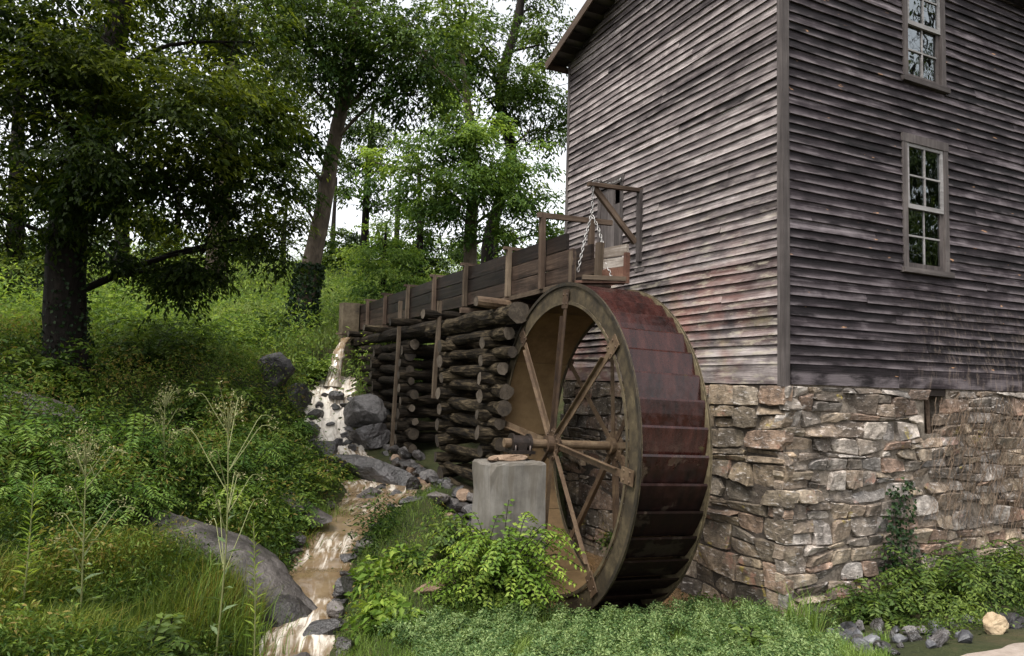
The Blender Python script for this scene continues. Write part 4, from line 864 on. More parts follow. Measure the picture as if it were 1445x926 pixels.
# ------------------------------------------------------------------ rocks
def gz(p, dz=0.0): return (p[0], p[1], zat(p[0], p[1]) + dz)
rk = [  # x, y, z offset, radii, rot, tilt, material, label
    ((-5.75, 2.95, 10.2), (1.45, .66, .42), -.69, (.05, .34), 'rock_slab', 'big smooth brown slab of rock sloping down to the creek'),
    ((-5.2, 2.25, 9.92), (.45, .35, .28), -.95, (0, .2), 'rock_slab', 'smooth brown rock tongue dipping into the muddy water'),
    ((-6.5, 3.6, 10.5), (.6, .45, .4), -.5, (0, .2), 'rock_slab', 'rounded grey brown rock at the upper end of the big slab'),
    ((-8.4, 7.3, .1), (.9, .4, .24), -.5, (0, .2), 'rock_slab', 'flat pale grey rock half sunk in weeds below the dark tree'),
    ((-4.65, 5.0, .06), (.95, .32, .26), -1.0, (.1, .15), 'rock_slab', 'long low dark rock edging the creek above the slab'),
    ((-4.2, 10.9, .32), (.55, .5, .48), .4, (.2, .1), 'rock_grey', 'angular grey boulder on the bank beside the waterfall'),
    ((-3.7, 11.5, .22), (.48, .45, .42), 1.2, (.1, .2), 'rock_wet', 'dark wet boulder against the edge of the waterfall'),
    ((-2.2, 10.6, .25), (.52, .62, .5), .5, (.1, -.2), 'rock_grey', 'large grey boulder between the rapids and the log crib'),
    ((-2.35, 9.7, .2), (.5, .55, .4), .1, (0, -.3), 'rock_wet', 'dark wet rock at the foot of the large grey boulder'),
    ((-2.85, 7.1, .3), (.95, .36, .3), -.72, (.35, .2), 'rock_wet', 'tilted flat slab lying in the middle of the stream'),
    ((-2.6, 11.9, .22), (.24, .24, .2), .3, (0, 0), 'rock_wet', 'black wet rock splitting the falling water'),
    ((-3.3, 11.2, .16), (.24, .22, .2), .8, (0, 0), 'rock_wet', 'black wet rock in the white rapids'),
    ((-3.55, 10.2, .25), (.34, .3, .28), .8, (0, 0), 'rock_wet', 'low black rock below the white rapids'),
    ((-3.0, 9.9, .15), (.2, .18, .14), .2, (0, 0), 'rock_wet', 'small black rock at the lip of the lower cascade'),
    ((-3.5, 8.7, .25), (.45, .34, .26), .5, (0, 0), 'rock_wet', 'dark flat rock at the grassy side of the cascade'),
    ((-3.35, 7.6, .24), (.3, .26, .22), .9, (0, 0), 'rock_wet', 'blocky dark rock upstream of the tilted slab'),
    ((-3.2, 6.1, .2), (.27, .22, .2), .2, (0, 0), 'rock_slab', 'brown block of rock in the pool below the tilted slab'),
    ((-2.75, 6.1, .12), (.2, .18, .1), .7, (0, 0), 'rock_grey', 'low grey rock beside the brown block in the pool'),
    ((-2.3, 6.5, .1), (.3, .22, .16), .4, (0, 0), 'rock_slab', 'brown rock below the near log crib at the waterline'),
    ((-2.9, 6.6, .12), (.2, .16, .12), .1, (0, 0), 'rock_slab', 'squat rock nestling against the tilted slab'),
    ((-2.75, 5.2, .06), (.36, .16, .1), .3, (0, 0), 'rock_wet', 'flat dark rock on the pool edge towards the pier'),
    ((-4.1, 3.5, .03), (.2, .16, .1), .5, (0, 0), 'rock_wet', 'small dark rock on the bank opposite the big slab'),
    ((-4.45, 2.35, .06), (.5, .13, .15), .85, (.2, 0), 'rock_wet', 'long dark rock edging the narrow chute'),
    ((-4.95, 1.95, .1), (.14, .09, .08), .1, (0, 0), 'rock_wet', 'small black stone in the narrow chute'),
    ((-4.85, 1.55, .1), (.3, .16, .13), .2, (0, 0), 'rock_wet', 'wet dark rock shelf below the narrow chute'),
    ((-5.12, .95, .12), (.2, .17, .15), .4, (0, 0), 'rock_slab', 'round brown cobble at the lower end of the creek'),
    ((-4.75, 1.0, .1), (.17, .14, .11), 1.4, (0, 0), 'rock_wet', 'dark cobble next to the round brown one'),
    ((-3.55, 1.7, .02), (.3, .17, .1), .2, (0, 0), 'rubble_tan', 'orange brown clay lump on the bank below the bright shrub'),
    ((-3.2, 1.65, .02), (.24, .16, .13), .2, (0, 0), 'rubble_tan', 'tan stone beside the clay lump on the bank'),
    ((-2.45, 4.15, .05), (.3, .22, .12), .2, (0, 0), 'rubble_tan', 'flat tan stone beneath the near log crib'),
    ((-2.4, 4.9, .08), (.26, .22, .14), .9, (0, 0), 'rock_slab', 'brown footing stone below the near log crib'),
    ((.62, -1.95, .06), (.15, .12, .12), .6, (0, 0), 'rock_pale', 'pale yellow stone beside the path'),
    ((1.2, -1.7, .05), (.4, .18, .1), .3, (0, 0), 'rock_grey', 'flat dark slab behind the pale yellow stone'),
]
for i, (p, r, rz, tilt, m, lab) in enumerate(rk):
    rock('boulder', gz(p[:2], p[2]) if p[2] < 5 else (p[0], p[1], p[2] - 10), r, m, 10 + i, lab, rotz=rz, tilt=tilt, sub=5 if max(r) > .6 else 4, rough=.2 if max(r) > .6 else .28, cuts=4 if i < 4 else 13, smooth=i < 4)
SR = random.Random(55)
for i in range(30):                              # broken rock through the rapids
    j = SR.choice((0, 1, 1, 2, 2, 3, 3, 4, 4, 5, 6)); t = SR.random(); c = CREEK[j] * (1 - t) + CREEK[j + 1] * t; e = CREEK[j + 1][:2] - CREEK[j][:2]; e = np.array([-e[1], e[0]]) / np.linalg.norm(e)
    o = SR.choice((-1, 1)) * c[3] * SR.uniform(.15, 1.25); q_ = c[:2] + e * o; r_ = SR.uniform(.06, .17)
    rock('stream_rock', (q_[0], q_[1], c[2] - .02 + r_ * .1), (r_ * 1.3, r_, r_ * .7), (mm := SR.choice(('rock_wet', 'rock_wet', 'rock_grey'))), 300 + i, ('large ' if r_ > .13 else 'middling ' if r_ > .095 else 'tiny ') + ('black wet' if mm == 'rock_wet' else 'grey') + ' rock breaking the water ' + ('right under the spout' if j < 2 else 'in the white rapids' if j < 4 else 'where the rapids meet the pool'), 'rocks in the rapids', SR.uniform(0, 6), (SR.uniform(-.4, .4), SR.uniform(-.4, .4)), sub=3)
for i in range(16):
    j = SR.choice((8, 9, 10, 11, 12, 13)); t = SR.random(); c = CREEK[j] * (1 - t) + CREEK[j + 1] * t; e = CREEK[j + 1][:2] - CREEK[j][:2]; e = np.array([-e[1], e[0]]) / np.linalg.norm(e); sg = -1 if i % 3 else 1
    q_ = c[:2] + e * sg * c[3] * -SR.uniform(.8, 1.15); r_ = SR.uniform(.06, .15)
    rock('bank_rock', (q_[0], q_[1], c[2] + r_ * .15), (r_ * 1.5, r_, r_ * .75), (mm := SR.choice(('rock_wet', 'rock_slab'))), 350 + i, ('chunky ' if r_ > .12 else 'flat ' if r_ > .085 else 'small ') + ('black wet' if mm == 'rock_wet' else 'brown grey') + ' rock at the water line ' + ('of the brown pool' if j < 10 else 'opposite the big slab' if j < 12 else 'below the big slab'), 'rocks edging the lower creek', SR.uniform(0, 6), (SR.uniform(-.3, .3), SR.uniform(-.3, .3)), sub=3)
ft = empty('stone_footing', (-1.9, 5, .5), 'rough stone footing under the near log crib beside the pier', 'stone footing')
for i in range(48):
    row = i % 3; y = 3.5 + (i // 3) * .33 + row * .12
    rock('stone', (-2.0 - .12 * (2 - row) + SR.gauss(0, .05), y, .2 + row * .18 + .03 * y), (.19, .22, .13), SR.choice(('rock_wet', 'rock_slab', 'rock_grey', 'rubble_tan')), 400 + i, parent=ft, sub=2, rotz=SR.gauss(0, .3))
RR = random.Random(77)
for i in range(70):
    px, py = RR.uniform(1118, 1380), RR.uniform(848, 932); t = (py - 850) / 80
    d = 7.45 - 1.5 * t; p = spot(px, py, d); s = RR.uniform(.04, .115)
    rock('rubble_rock', gz(p[:2], s * .35), (s * RR.uniform(.8, 1.4), s, s * RR.uniform(.6, .9)), (mm := RR.choice(('rock_bluegrey', 'rock_grey', 'rock_bluegrey', 'rock_wet'))), 200 + i, ('chunky ' if s > .09 else 'fist sized ' if s > .065 else 'small ') + {'rock_bluegrey': 'bluish grey', 'rock_grey': 'dull grey', 'rock_wet': 'black'}[mm] + ' rock in the rubble ' + ('beside the corner grass tuft' if px < 1190 else 'below the small dark bush' if px < 1260 else 'towards the pale yellow stone'), 'rubble rocks by the foundation', RR.uniform(0, 6), (RR.uniform(-.5, .5), RR.uniform(-.5, .5)), sub=2)

# ------------------------------------------------------------------ leaves, blades
def norm(a): return a / np.maximum(np.linalg.norm(a, axis=-1, keepdims=True), 1e-9)
def leaves(g, P, D, NRM, L, Wd, rnd):       # kite leaves folded along the midrib
    n = len(P); D = norm(D); S_ = norm(np.cross(D, NRM)); U = np.cross(S_, D); L = np.broadcast_to(L, n)[:, None]; Wd = np.broadcast_to(Wd, n)[:, None]
    m = P + D * L * .45 + U * Wd * .25
    V = np.stack([P, m + S_ * Wd * .5, P + D * L - U * L * .12, m - S_ * Wd * .5], 1).reshape(-1, 3)
    b = np.arange(n)[:, None] * 4
    T = np.concatenate([b + np.array([0, 1, 2]), b + np.array([0, 2, 3])]); return V, T, np.repeat(np.clip(rnd, 0, 1), 4)
def join(parts):
    V = []; T = []; A = []; o = 0
    for v, t, a in parts: V.append(v); T.append(t + o); A.append(a); o += len(v)
    return np.concatenate(V), np.concatenate(T), np.concatenate(A)
def spray_leaves(g, C, OUT, k, spread, L, flat=.25, droop=.35, base=None, wr=.5):
    n = len(C); NR = norm(np.array([0, 0, .9]) + OUT * .55 + g.normal(0, .3, (n, 3)))
    Cx = np.repeat(C, k, 0); Nx = np.repeat(NR, k, 0); rv = g.normal(0, 1, (n * k, 3)); rv -= Nx * (rv * Nx).sum(1, keepdims=True)
    P = Cx + rv * spread * .5 + Nx * g.normal(0, spread * flat, (n * k, 1)); P[:, 2] -= (np.linalg.norm(rv, axis=1) * spread * .22)
    D = norm(rv) + g.normal(0, .45, (n * k, 3)); D[:, 2] -= droop
    NN = norm(Nx + g.normal(0, .45, (n * k, 3)))
    rb = g.uniform(.15, .75, n) if base is None else base
    return leaves(g, P, D, NN, L * g.uniform(.7, 1.3, n * k), L * wr * g.uniform(.7, 1.2, n * k), np.repeat(rb, k) + g.normal(0, .16, n * k))
def twig_leaves(g, C, OUT, k, ln, L, base, wr=.46, droop=.45):     # leaves set along small forked, drooping twigs
    n = len(C); up = np.array([0, 0, 1.]); hd = norm(OUT * [1, 1, .35] + g.normal(0, .55, (n, 3)) * [1, 1, .4]); sd = norm(np.cross(hd, up) + g.normal(0, .12, (n, 3)))
    hx = np.repeat(hd, k, 0); sx = np.repeat(sd, k, 0); m = n * k; a = np.tile(np.resize([0, .65, -.65, .3, -.3], k), n) + g.normal(0, .1, m)
    dx = hx * np.cos(a)[:, None] + sx * np.sin(a)[:, None]; t = g.uniform(.12, 1, (m, 1)); lw = ln * (1 - .25 * np.abs(a))[:, None] * np.repeat(g.uniform(.7, 1.25, n), k)[:, None]
    P = np.repeat(C, k, 0) + dx * t * lw; P[:, 2] -= (t[:, 0] ** 2) * lw[:, 0] * droop; P += g.normal(0, L * .25, (m, 3))
    b = np.where(g.uniform(0, 1, m) < .5, 1, -1) * g.uniform(.5, 1.0, m); pl = norm(np.cross(dx, up) + 1e-6)
    D = dx * np.cos(b)[:, None] + pl * np.sin(b)[:, None] + g.normal(0, .22, (m, 3)); D[:, 2] -= .25 + .5 * t[:, 0]
    NN = norm(up + dx * .35 * t + g.normal(0, .33, (m, 3)))
    return leaves(g, P, D, NN, L * g.uniform(.7, 1.3, m), L * wr * g.uniform(.75, 1.2, m), np.repeat(base, k) + .12 * (t[:, 0] - .4) + g.normal(0, .13, m))
def ball(g, n, shell=.55):
    d = norm(g.normal(0, 1, (n, 3))); r = g.uniform(0, 1, (n, 1)) ** shell; return d * r, d
def tube_np(P, R_, n=7):
    P = np.asarray(P, float); R_ = np.asarray(R_, float); t = norm(np.gradient(P, axis=0)); ref = norm(np.cross(t, [0.31, 0.95, 0.07])); bi = np.cross(t, ref); a = np.arange(n) * 2 * PI / n
    V = P[:, None] + (ref[:, None] * np.cos(a)[None, :, None] + bi[:, None] * np.sin(a)[None, :, None]) * R_[:, None, None]
    i = np.arange(len(P) - 1)[:, None] * n; k = np.arange(n)[None]; k2 = (k + 1) % n
    A_, B_, C_, D_ = (i + k).ravel(), (i + k2).ravel(), (i + n + k2).ravel(), (i + n + k).ravel()
    return V.reshape(-1, 3), np.concatenate([np.stack([A_, B_, C_], 1), np.stack([A_, C_, D_], 1)]), np.full(len(P) * n, .5)
def tree(name, label, seed, trunk, radii, clumps, lmat, bmat, L=.13, k=16, dens=1.0, limbs=True, group='trees on the hillside', spread=.5):
    """trunk: polyline; clumps: (centre, (rx, ry, rz), sprays)"""
    g = np.random.default_rng(seed); base = np.array(trunk[0], float)
    t = empty(name, tuple(base), label, 'tree', group)
    TP = spline(trunk, 26); TR = np.interp(np.linspace(0, 1, 26), np.linspace(0, 1, len(radii)), radii) * (1 + g.normal(0, .03, 26)); TR[0] *= 1.35; TR[1] *= 1.12
    parts = [tube_np(TP, TR, 12)]; lv = []
    for c, r, n in clumps:
        c = np.array(c, float); r = np.array(r, float)
        if limbs:
            cand = np.where(TP[:, 2] < c[2] - .2)[0]; cand = cand if len(cand) else np.arange(4)
            dd = np.linalg.norm(TP[cand] - c, axis=1) + .8 * np.abs(TP[cand, 2] - (c[2] - .5 * np.linalg.norm(TP[cand, :2] - c[:2], axis=1))); j = cand[dd.argmin()]
            q = TP[j]; mid = (q + c) / 2 + np.array([0, 0, .12 * np.linalg.norm(c - q)]) + g.normal(0, .12, 3); r0 = min(TR[j] * .5, .03 + .012 * np.linalg.norm(c - q))
            parts.append(tube_np(spline([q, mid, c], 9), np.linspace(r0, r0 * .25, 9), 6))
            for _ in range(4):
                e = c + g.normal(0, .6, 3) * r; s = mid + (c - mid) * g.uniform(.2, .9); parts.append(tube_np(spline([s, (s + e) / 2 + g.normal(0, .1, 3), e], 6), np.linspace(r0 * .35, .008, 6), 5))
        nn = max(4, int(n * dens)); m_ = max(4, nn // 9); s1, _ = ball(g, m_, .4); ow = g.integers(0, m_, nn); b_ = s1[ow] + g.normal(0, .17, (nn, 3)) * [1.15, 1.15, .6]; d_ = norm(b_); C_ = c + b_ * r
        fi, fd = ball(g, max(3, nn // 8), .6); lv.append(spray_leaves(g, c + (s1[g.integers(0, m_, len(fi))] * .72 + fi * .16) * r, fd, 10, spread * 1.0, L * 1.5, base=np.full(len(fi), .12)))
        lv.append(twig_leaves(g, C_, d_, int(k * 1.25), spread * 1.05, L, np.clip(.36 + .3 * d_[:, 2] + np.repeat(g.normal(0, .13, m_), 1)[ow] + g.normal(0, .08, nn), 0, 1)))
    V, T, _ = join(parts); link('trunk', mesh_tri('trunk', V - base, T, None, True), bmat, t, Matrix.Translation(Vector(base)))
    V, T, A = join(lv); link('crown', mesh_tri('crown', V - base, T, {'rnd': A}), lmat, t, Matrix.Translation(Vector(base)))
    return t
def cl(px, py, d, rp, n, ry=None, dd=1.0):   # a leaf clump by its place, distance and apparent radius
    s = d / FPX; c = spot(px, py, d); return (tuple(c), (rp * s, rp * s * dd, (ry or rp) * s), n)
def G(p, sink=.15): return (p[0], p[1], zat(p[0], p[1]) - sink)
# the big dark tree by the weeds
p = spot(95, 525, 13)
tree('dark_tree', 'massive black trunked tree leaning over the weedy bank', 1, [G(p), tuple(spot(92, 420, 13)), tuple(spot(100, 290, 13)), tuple(spot(135, 160, 13)), tuple(spot(165, 40, 13.2)), tuple(spot(185, -120, 13.5))], [.38, .34, .31, .26, .21, .15],
     [cl(120, 180, 11.5, 120, 150), cl(230, 160, 12, 110, 170, 80), cl(320, 150, 13, 100, 150, 75), cl(60, 120, 12, 110, 150), cl(30, 260, 12, 80, 90), cl(250, 250, 12.5, 90, 120, 70), cl(330, 240, 13.5, 85, 110, 70), cl(150, 330, 13.5, 60, 40), cl(40, 30, 12, 110, 130), cl(130, 30, 12, 90, 110), cl(300, 350, 14, 75, 90, 60), cl(240, 380, 14, 50, 45), cl(380, 330, 14.5, 60, 60), cl(100, -120, 12, 170, 170), cl(280, -110, 13, 150, 150), cl(-80, 100, 12, 140, 120), cl(-60, 260, 12, 90, 70), cl(360, 60, 14, 70, 60, 50), cl(180, 250, 12.5, 60, 60)], 'leaf_shade', 'bark_dark', L=.115, k=22, spread=.55)
p = spot(425, 465, 21.5)
tree('leaning_tree', 'tall leaning tree with bare brown trunk and ivy round its foot', 2, [G(p), tuple(spot(438, 380, 21.5)), tuple(spot(455, 300, 21.5)), tuple(spot(470, 210, 21.5)), tuple(spot(486, 130, 21.5)), tuple(spot(500, 30, 21.5)), tuple(spot(508, -90, 21.5))], [.34, .28, .25, .22, .19, .15, .09],
     [cl(480, 70, 20.5, 80, 160), cl(400, 90, 20, 80, 150), cl(550, 60, 20, 75, 140), cl(440, 10, 20.5, 90, 160), cl(540, -10, 21, 90, 130), cl(420, 170, 19.5, 45, 60), cl(480, 150, 22.5, 30, 25), cl(610, 70, 20, 60, 110), cl(590, 130, 20.5, 45, 60), cl(340, 20, 20, 70, 90), cl(470, -140, 21, 150, 160), cl(370, 200, 20, 50, 60, 60), cl(380, 265, 20, 45, 55, 50)], 'leaf_mid', 'bark_grey', L=.15, k=18, spread=.75)
p = spot(305, 400, 30)
tree('pale_trunk_tree', 'pale grey trunked tree half hidden behind the dark canopy', 3, [G(p), tuple(spot(308, 330, 30)), tuple(spot(316, 250, 30)), tuple(spot(322, 150, 30)), tuple(spot(330, 20, 30))], [.5, .45, .4, .33, .2],
     [cl(300, 60, 29, 90, 110), cl(230, 110, 29, 60, 60), cl(390, 130, 29, 60, 70), cl(370, 340, 29, 40, 36, 30), cl(350, 290, 31, 40, 30), cl(250, 300, 31, 30, 22), cl(330, -90, 30, 130, 110)], 'leaf_dark', 'bark_grey', L=.2, k=16, spread=1.0)
p = spot(172, 390, 27)
tree('forked_tree', 'slim forked tree behind the black trunked one', 4, [G(p), tuple(spot(172, 320, 27)), tuple(spot(162, 250, 27)), tuple(spot(150, 160, 27)), tuple(spot(140, 20, 27))], [.3, .26, .22, .17, .1],
     [cl(190, 320, 26, 50, 45, 40), cl(120, 330, 26, 40, 34), cl(200, 210, 27, 40, 40), cl(60, 330, 27, 50, 45), cl(215, 370, 26, 40, 40, 30), cl(150, 60, 27, 90, 80)], 'leaf_dark', 'bark_dark', L=.19, k=16, spread=.95)
p = spot(20, 420, 21)
tree('edge_tree', 'dark slender tree at the very edge of the wood', 5, [G(p), tuple(spot(22, 330, 21)), tuple(spot(25, 200, 21)), tuple(spot(30, 20, 21))], [.25, .22, .18, .1],
     [cl(20, 330, 20, 60, 70), cl(-40, 250, 20, 80, 80), cl(40, 220, 21, 60, 55), cl(20, 400, 19, 70, 80, 40), cl(-60, 380, 20, 80, 80), cl(10, 60, 21, 110, 110), cl(80, 395, 20, 40, 35)], 'leaf_dark', 'bark_dark', L=.16, k=16, spread=.8)
x, y = -12.2, 4.5; z0 = zat(x, y); g = np.random.default_rng(12)  # added tree, trunk out of view, put here to shade the weedy bank
tree('added_shade_tree', 'dense tree added mostly out of view to shade the weedy bank, boughs reaching the top corner', 15, [(x, y, z0 - .2), (x + .3, y + .1, z0 + 4), (x + .9, y, z0 + 8), (x + 1.6, y, z0 + 12)], [.5, .42, .33, .15],
     [((a + g.normal(0, .3), b + g.normal(0, .3), c), (1.7, 1.7, .9), 44) for a, b, c in ((-11.5, 2, 8.2), (-9.5, 1.5, 8.8), (-10.5, 5, 8.0), (-8.2, 3.6, 9.2), (-9.2, 6.4, 8.6), (-11.5, 8, 7.6), (-7.4, 6.0, 10.2), (-12.5, 5, 6.4), (-9.8, 3.5, 11.2), (-8.4, 0.6, 10.4), (-11, -1, 9.2), (-6.6, 3.2, 11.0), (-9.6, 8.6, 10.4), (-13, 0, 8))], 'leaf_dark', 'bark_dark', L=.12, k=18, spread=.7)
# bright trees above the flume
p = spot(664, 392, 28)
tree('feathery_tree', 'light green feathery tree standing above the flume', 6, [G(p), tuple(spot(664, 330, 28)), tuple(spot(668, 260, 28)), tuple(spot(662, 170, 28)), tuple(spot(650, 60, 28))], [.28, .25, .22, .17, .09],
     [cl(620, 200, 26.5, 52, 75, 40), cl(680, 215, 26.5, 50, 75, 40), cl(585, 245, 27, 40, 50, 36), cl(650, 270, 26.5, 60, 85, 36), cl(720, 265, 27, 45, 55, 38), cl(600, 290, 27.5, 36, 36, 30), cl(690, 320, 27.5, 34, 28, 26), cl(740, 225, 27.5, 36, 34, 30), cl(660, 150, 27, 44, 50, 34), cl(770, 280, 28, 30, 24, 34), cl(530, 230, 28, 26, 22, 30), cl(745, 320, 28, 30, 24)], 'leaf_light', 'bark_grey', L=.17, k=18, spread=.85, dens=1.7)
p = spot(690, 392, 31)
tree('crooked_tree', 'crooked dark limbed tree close behind the feathery one', 7, [G(p), tuple(spot(688, 350, 31)), tuple(spot(700, 300, 31)), tuple(spot(722, 220, 31)), tuple(spot(705, 130, 31)), tuple(spot(730, 30, 31)), tuple(spot(745, -60, 31))], [.32, .28, .26, .25, .24, .2, .14],
     [cl(680, 60, 29, 55, 80, 50), cl(640, 20, 29, 65, 90), cl(720, 110, 29, 45, 55, 42), cl(770, 130, 31, 48, 62, 50), cl(785, 190, 31, 38, 40, 40), cl(700, 160, 30, 40, 44, 32), cl(650, 100, 29, 50, 55, 40), cl(790, 60, 32, 40, 44, 40), cl(740, -40, 31, 80, 90), cl(785, 330, 32, 26, 18), cl(610, 60, 30, 40, 40), cl(760, 20, 33, 34, 22)], 'leaf_mid', 'bark_dark', L=.19, k=18, spread=.95, dens=1.3)
p = spot(540, 425, 25)
tree('young_tree', 'young round headed tree just behind the far end of the flume', 8, [G(p), tuple(spot(541, 390, 25)), tuple(spot(543, 350, 25)), tuple(spot(545, 315, 25))], [.09, .08, .06, .03],
     [cl(540, 335, 24.7, 34, 55, 26), cl(520, 365, 24.5, 30, 48, 24), cl(560, 365, 24.7, 32, 52, 26), cl(540, 395, 24.2, 44, 66, 22), cl(575, 395, 24.5, 26, 34, 22)], 'leaf_light', 'bark_dark', L=.12, k=18, spread=.55, dens=1.3)
p = spot(592, 410, 34)
tree('columnar_tree', 'dark narrow tree between the young tree and the feathery one', 9, [G(p), tuple(spot(592, 360, 34)), tuple(spot(593, 300, 34)), tuple(spot(590, 220, 34))], [.2, .18, .14, .06],
     [cl(592, 380, 33, 24, 40, 30), cl(592, 330, 33.5, 24, 40, 30), cl(600, 285, 33.5, 22, 30, 26), cl(610, 370, 33, 20, 24, 26), cl(625, 350, 33, 26, 30, 22)], 'leaf_mid', 'bark_dark', L=.2, k=16, spread=.8, dens=1.4)
p = spot(515, 395, 36)
tree('hill_tree', 'mid green tree seen through the gap beside the leaning trunk', 10, [G(p), tuple(spot(515, 330, 36)), tuple(spot(520, 230, 36)), tuple(spot(528, 140, 36))], [.25, .2, .16, .07],
     [cl(520, 165, 35, 30, 30, 30), cl(545, 205, 35, 26, 24, 24), cl(500, 230, 35, 24, 22, 20), cl(505, 275, 35, 26, 18, 14), cl(465, 330, 37, 30, 26, 16), cl(470, 240, 35, 20, 16, 26), cl(560, 280, 36, 24, 18, 18), cl(480, 365, 37, 30, 30, 12)], 'leaf_mid', 'bark_dark', L=.2, k=18, spread=.95, dens=2.0)
tree('ridge_tree', 'low tree on the grassy crest left of the leaning trunk', 14, [G(spot(400, 372, 42)), tuple(spot(400, 330, 42)), tuple(spot(405, 290, 42))], [.2, .15, .06], [cl(395, 312, 41, 30, 24, 14), cl(360, 355, 41, 30, 30, 14), cl(420, 345, 42, 22, 12, 8), cl(330, 370, 41, 34, 34, 14)], 'leaf_dark', 'bark_dark', L=.24, k=15, spread=1.1)
g = np.random.default_rng(44)
for i, (px, d, lab) in enumerate(((700, 52, 'far hazy tree behind the flume posts'), (560, 50, 'far tree at the crest behind the young tree'), (250, 48, 'far dark tree behind the forked one'), (110, 46, 'far dark tree behind the edge of the wood'), (470, 58, 'small far tree on the crest by the leaning trunk'))):
    b_ = spot(px, 385, d); y0 = 330 if i != 4 else 360
    tree('far_tree', lab, 20 + i, [G(b_), tuple(spot(px, 330, d)), tuple(spot(px + 5, 250, d))], [.25, .2, .08], [cl(px + a, y0 + c, d, 30, 18, 22) for a, c in ((0, 0), (28, 20), (-28, 22), (10, 42), (-14, 46), (40, 45), (-42, 45))], 'leaf_light', 'bark_dark', L=.25, k=16, spread=1.1, dens=1.7)
# two trees behind the viewer: the window panes mirror them
for i, (x, y, h_, lab) in enumerate(((15.5, -8.5, 16, 'tall open tree across the path that shows as a reflection in the upper window'), (13.0, -7.0, 10.5, 'dense leafy tree across the path that shows as a reflection in the lower window'))):
    z0 = zat(x, y)
    tree('mirrored_tree', lab, 30 + i, [(x, y, z0 - .2), (x + .2, y, z0 + h_ * .5), (x, y, z0 + h_)], [.3, .22, .08], [((x + g.normal(0, 1.5), y + g.normal(0, 1.5), z0 + h_ * u), (1.7, 1.7, 1.3), 30 if i == 0 else 90) for u in (.25, .35, .45, .55, .65, .7, .8, .9, 1.0)], 'leaf_dark', 'bark_dark', L=.22, k=14, spread=.9, group='trees across the path')

# ------------------------------------------------------------------ ivy and vines
def foliage_thing(name, label, cat, base, parts, mat, group=None, stems=None, smat='stem_straw'):
    t = empty(name, tuple(base), label, cat, group); V, T, A = join(parts)
    link('foliage', mesh_tri('foliage', V - np.array(base), T, {'rnd': A}), mat, t, Matrix.Translation(Vector(base)))
    if stems:
        V, T, A = join(stems); link('stems', mesh_tri('stems', V - np.array(base), T, {'rnd': A}, True), smat, t, Matrix.Translation(Vector(base)))
    return t
g = np.random.default_rng(5)
def ivy_on_trunk(name, label, path, r, n, L):
    P = spline(path, 60); u = g.uniform(0, 1, n) ** 1.25; i = (u * 59).astype(int); a = g.uniform(0, 2 * PI, n); d = np.stack([np.cos(a), np.sin(a), np.zeros(n)], 1)
    rr = (r * (1 - .25 * u) + np.abs(g.normal(0, .05, n)))[:, None]
    C_ = P[i] + d * rr; D = g.normal(0, .6, (n, 3)) + np.array([0, 0, -.7]); return foliage_thing(name, label, 'ivy', path[0], [leaves(g, C_, D, d + g.normal(0, .3, (n, 3)), L, L * .9, g.uniform(0, 1, n))], 'leaf_ivy')
p = spot(425, 465, 21.5)
ivy_on_trunk('ivy', 'dark ivy wrapped round the foot of the leaning tree', [G(p, 0), tuple(spot(428, 430, 21.5)), tuple(spot(438, 372, 21.5))], .44, 2200, .12)
p = spot(95, 525, 13)
ivy_on_trunk('ivy', 'sparse black green ivy on the massive dark trunk', [G(p, 0), tuple(spot(95, 420, 13)), tuple(spot(110, 250, 13))], .34, 1300, .07)
n = 420; u = g.uniform(0, 1, n) ** 1.3; ch_ = g.integers(0, 2, n)
C_ = np.stack([np.where(ch_, 1.98, 1.72) + g.normal(0, .05 + .1 * (1 - u), n), -.07 - np.abs(g.normal(0, .03, n)), .35 + u * np.where(ch_, 1.12, 1.02)], 1)
foliage_thing('wall_ivy', 'two green ivy strands climbing the front foundation wall', 'ivy', (1.85, -.08, .3), [leaves(g, C_, g.normal(0, .5, (n, 3)) + [0, -.2, -.6], np.array([0, -1, .3]) + g.normal(0, .3, (n, 3)), .055, .05, g.uniform(0.2, 1, n))], 'leaf_ivy')
vs = []; g = np.random.default_rng(6)
for i in range(480):
    x = 2.5 + 2.7 * g.uniform(0, 1) ** .85; z = g.uniform(.95, 2.58); L_ = g.uniform(.12, .75); k = 8; tt = np.linspace(0, 1, k); sw = g.normal(0, .4)
    P = np.stack([x + np.cumsum(g.normal(0, .024, k)) + sw * tt * L_, -.062 - .02 * np.abs(np.sin(tt * 5 + x * 9)) - np.abs(g.normal(0, .008, k)), np.maximum(z - L_ * tt, .4)], 1); vs.append(tube_np(P, np.linspace(.0042, .0018, k) * g.uniform(.4, 1.3), 4))
V, T, _ = join(vs); tag(link('dead_vine', mesh_tri('dead_vine', V, T, None, True), 'dry_vine'), 'mat of dry brown dead vine stems clinging to the front foundation wall', 'vine')

# ------------------------------------------------------------------ shrubs and tall weeds
def shrub(name, label, base, r, n, k, L, mat, spread=.3, stems=10, seed=0, group=None, shell=.5, smat='bark_dark', wr=.5):
    g = np.random.default_rng(seed); base = np.array(base, float); r = np.array(r, float); b_, d_ = ball(g, n, shell); c = base + [0, 0, r[2] * .85]; C_ = c + b_ * r
    C_[:, 2] = np.maximum(C_[:, 2], base[2] + .05)
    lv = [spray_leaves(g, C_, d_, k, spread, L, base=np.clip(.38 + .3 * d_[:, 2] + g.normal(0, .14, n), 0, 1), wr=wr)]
    st = [tube_np(spline([base + g.normal(0, .06, 3) * [1, 1, 0], base + (C_[j] - base) * .5 + g.normal(0, .04, 3), C_[j]], 6), np.linspace(.014, .004, 6), 5) for j in g.choice(n, min(stems, n), False)]
    return foliage_thing(name, label, 'shrub', tuple(base), lv, mat, group, st, smat)
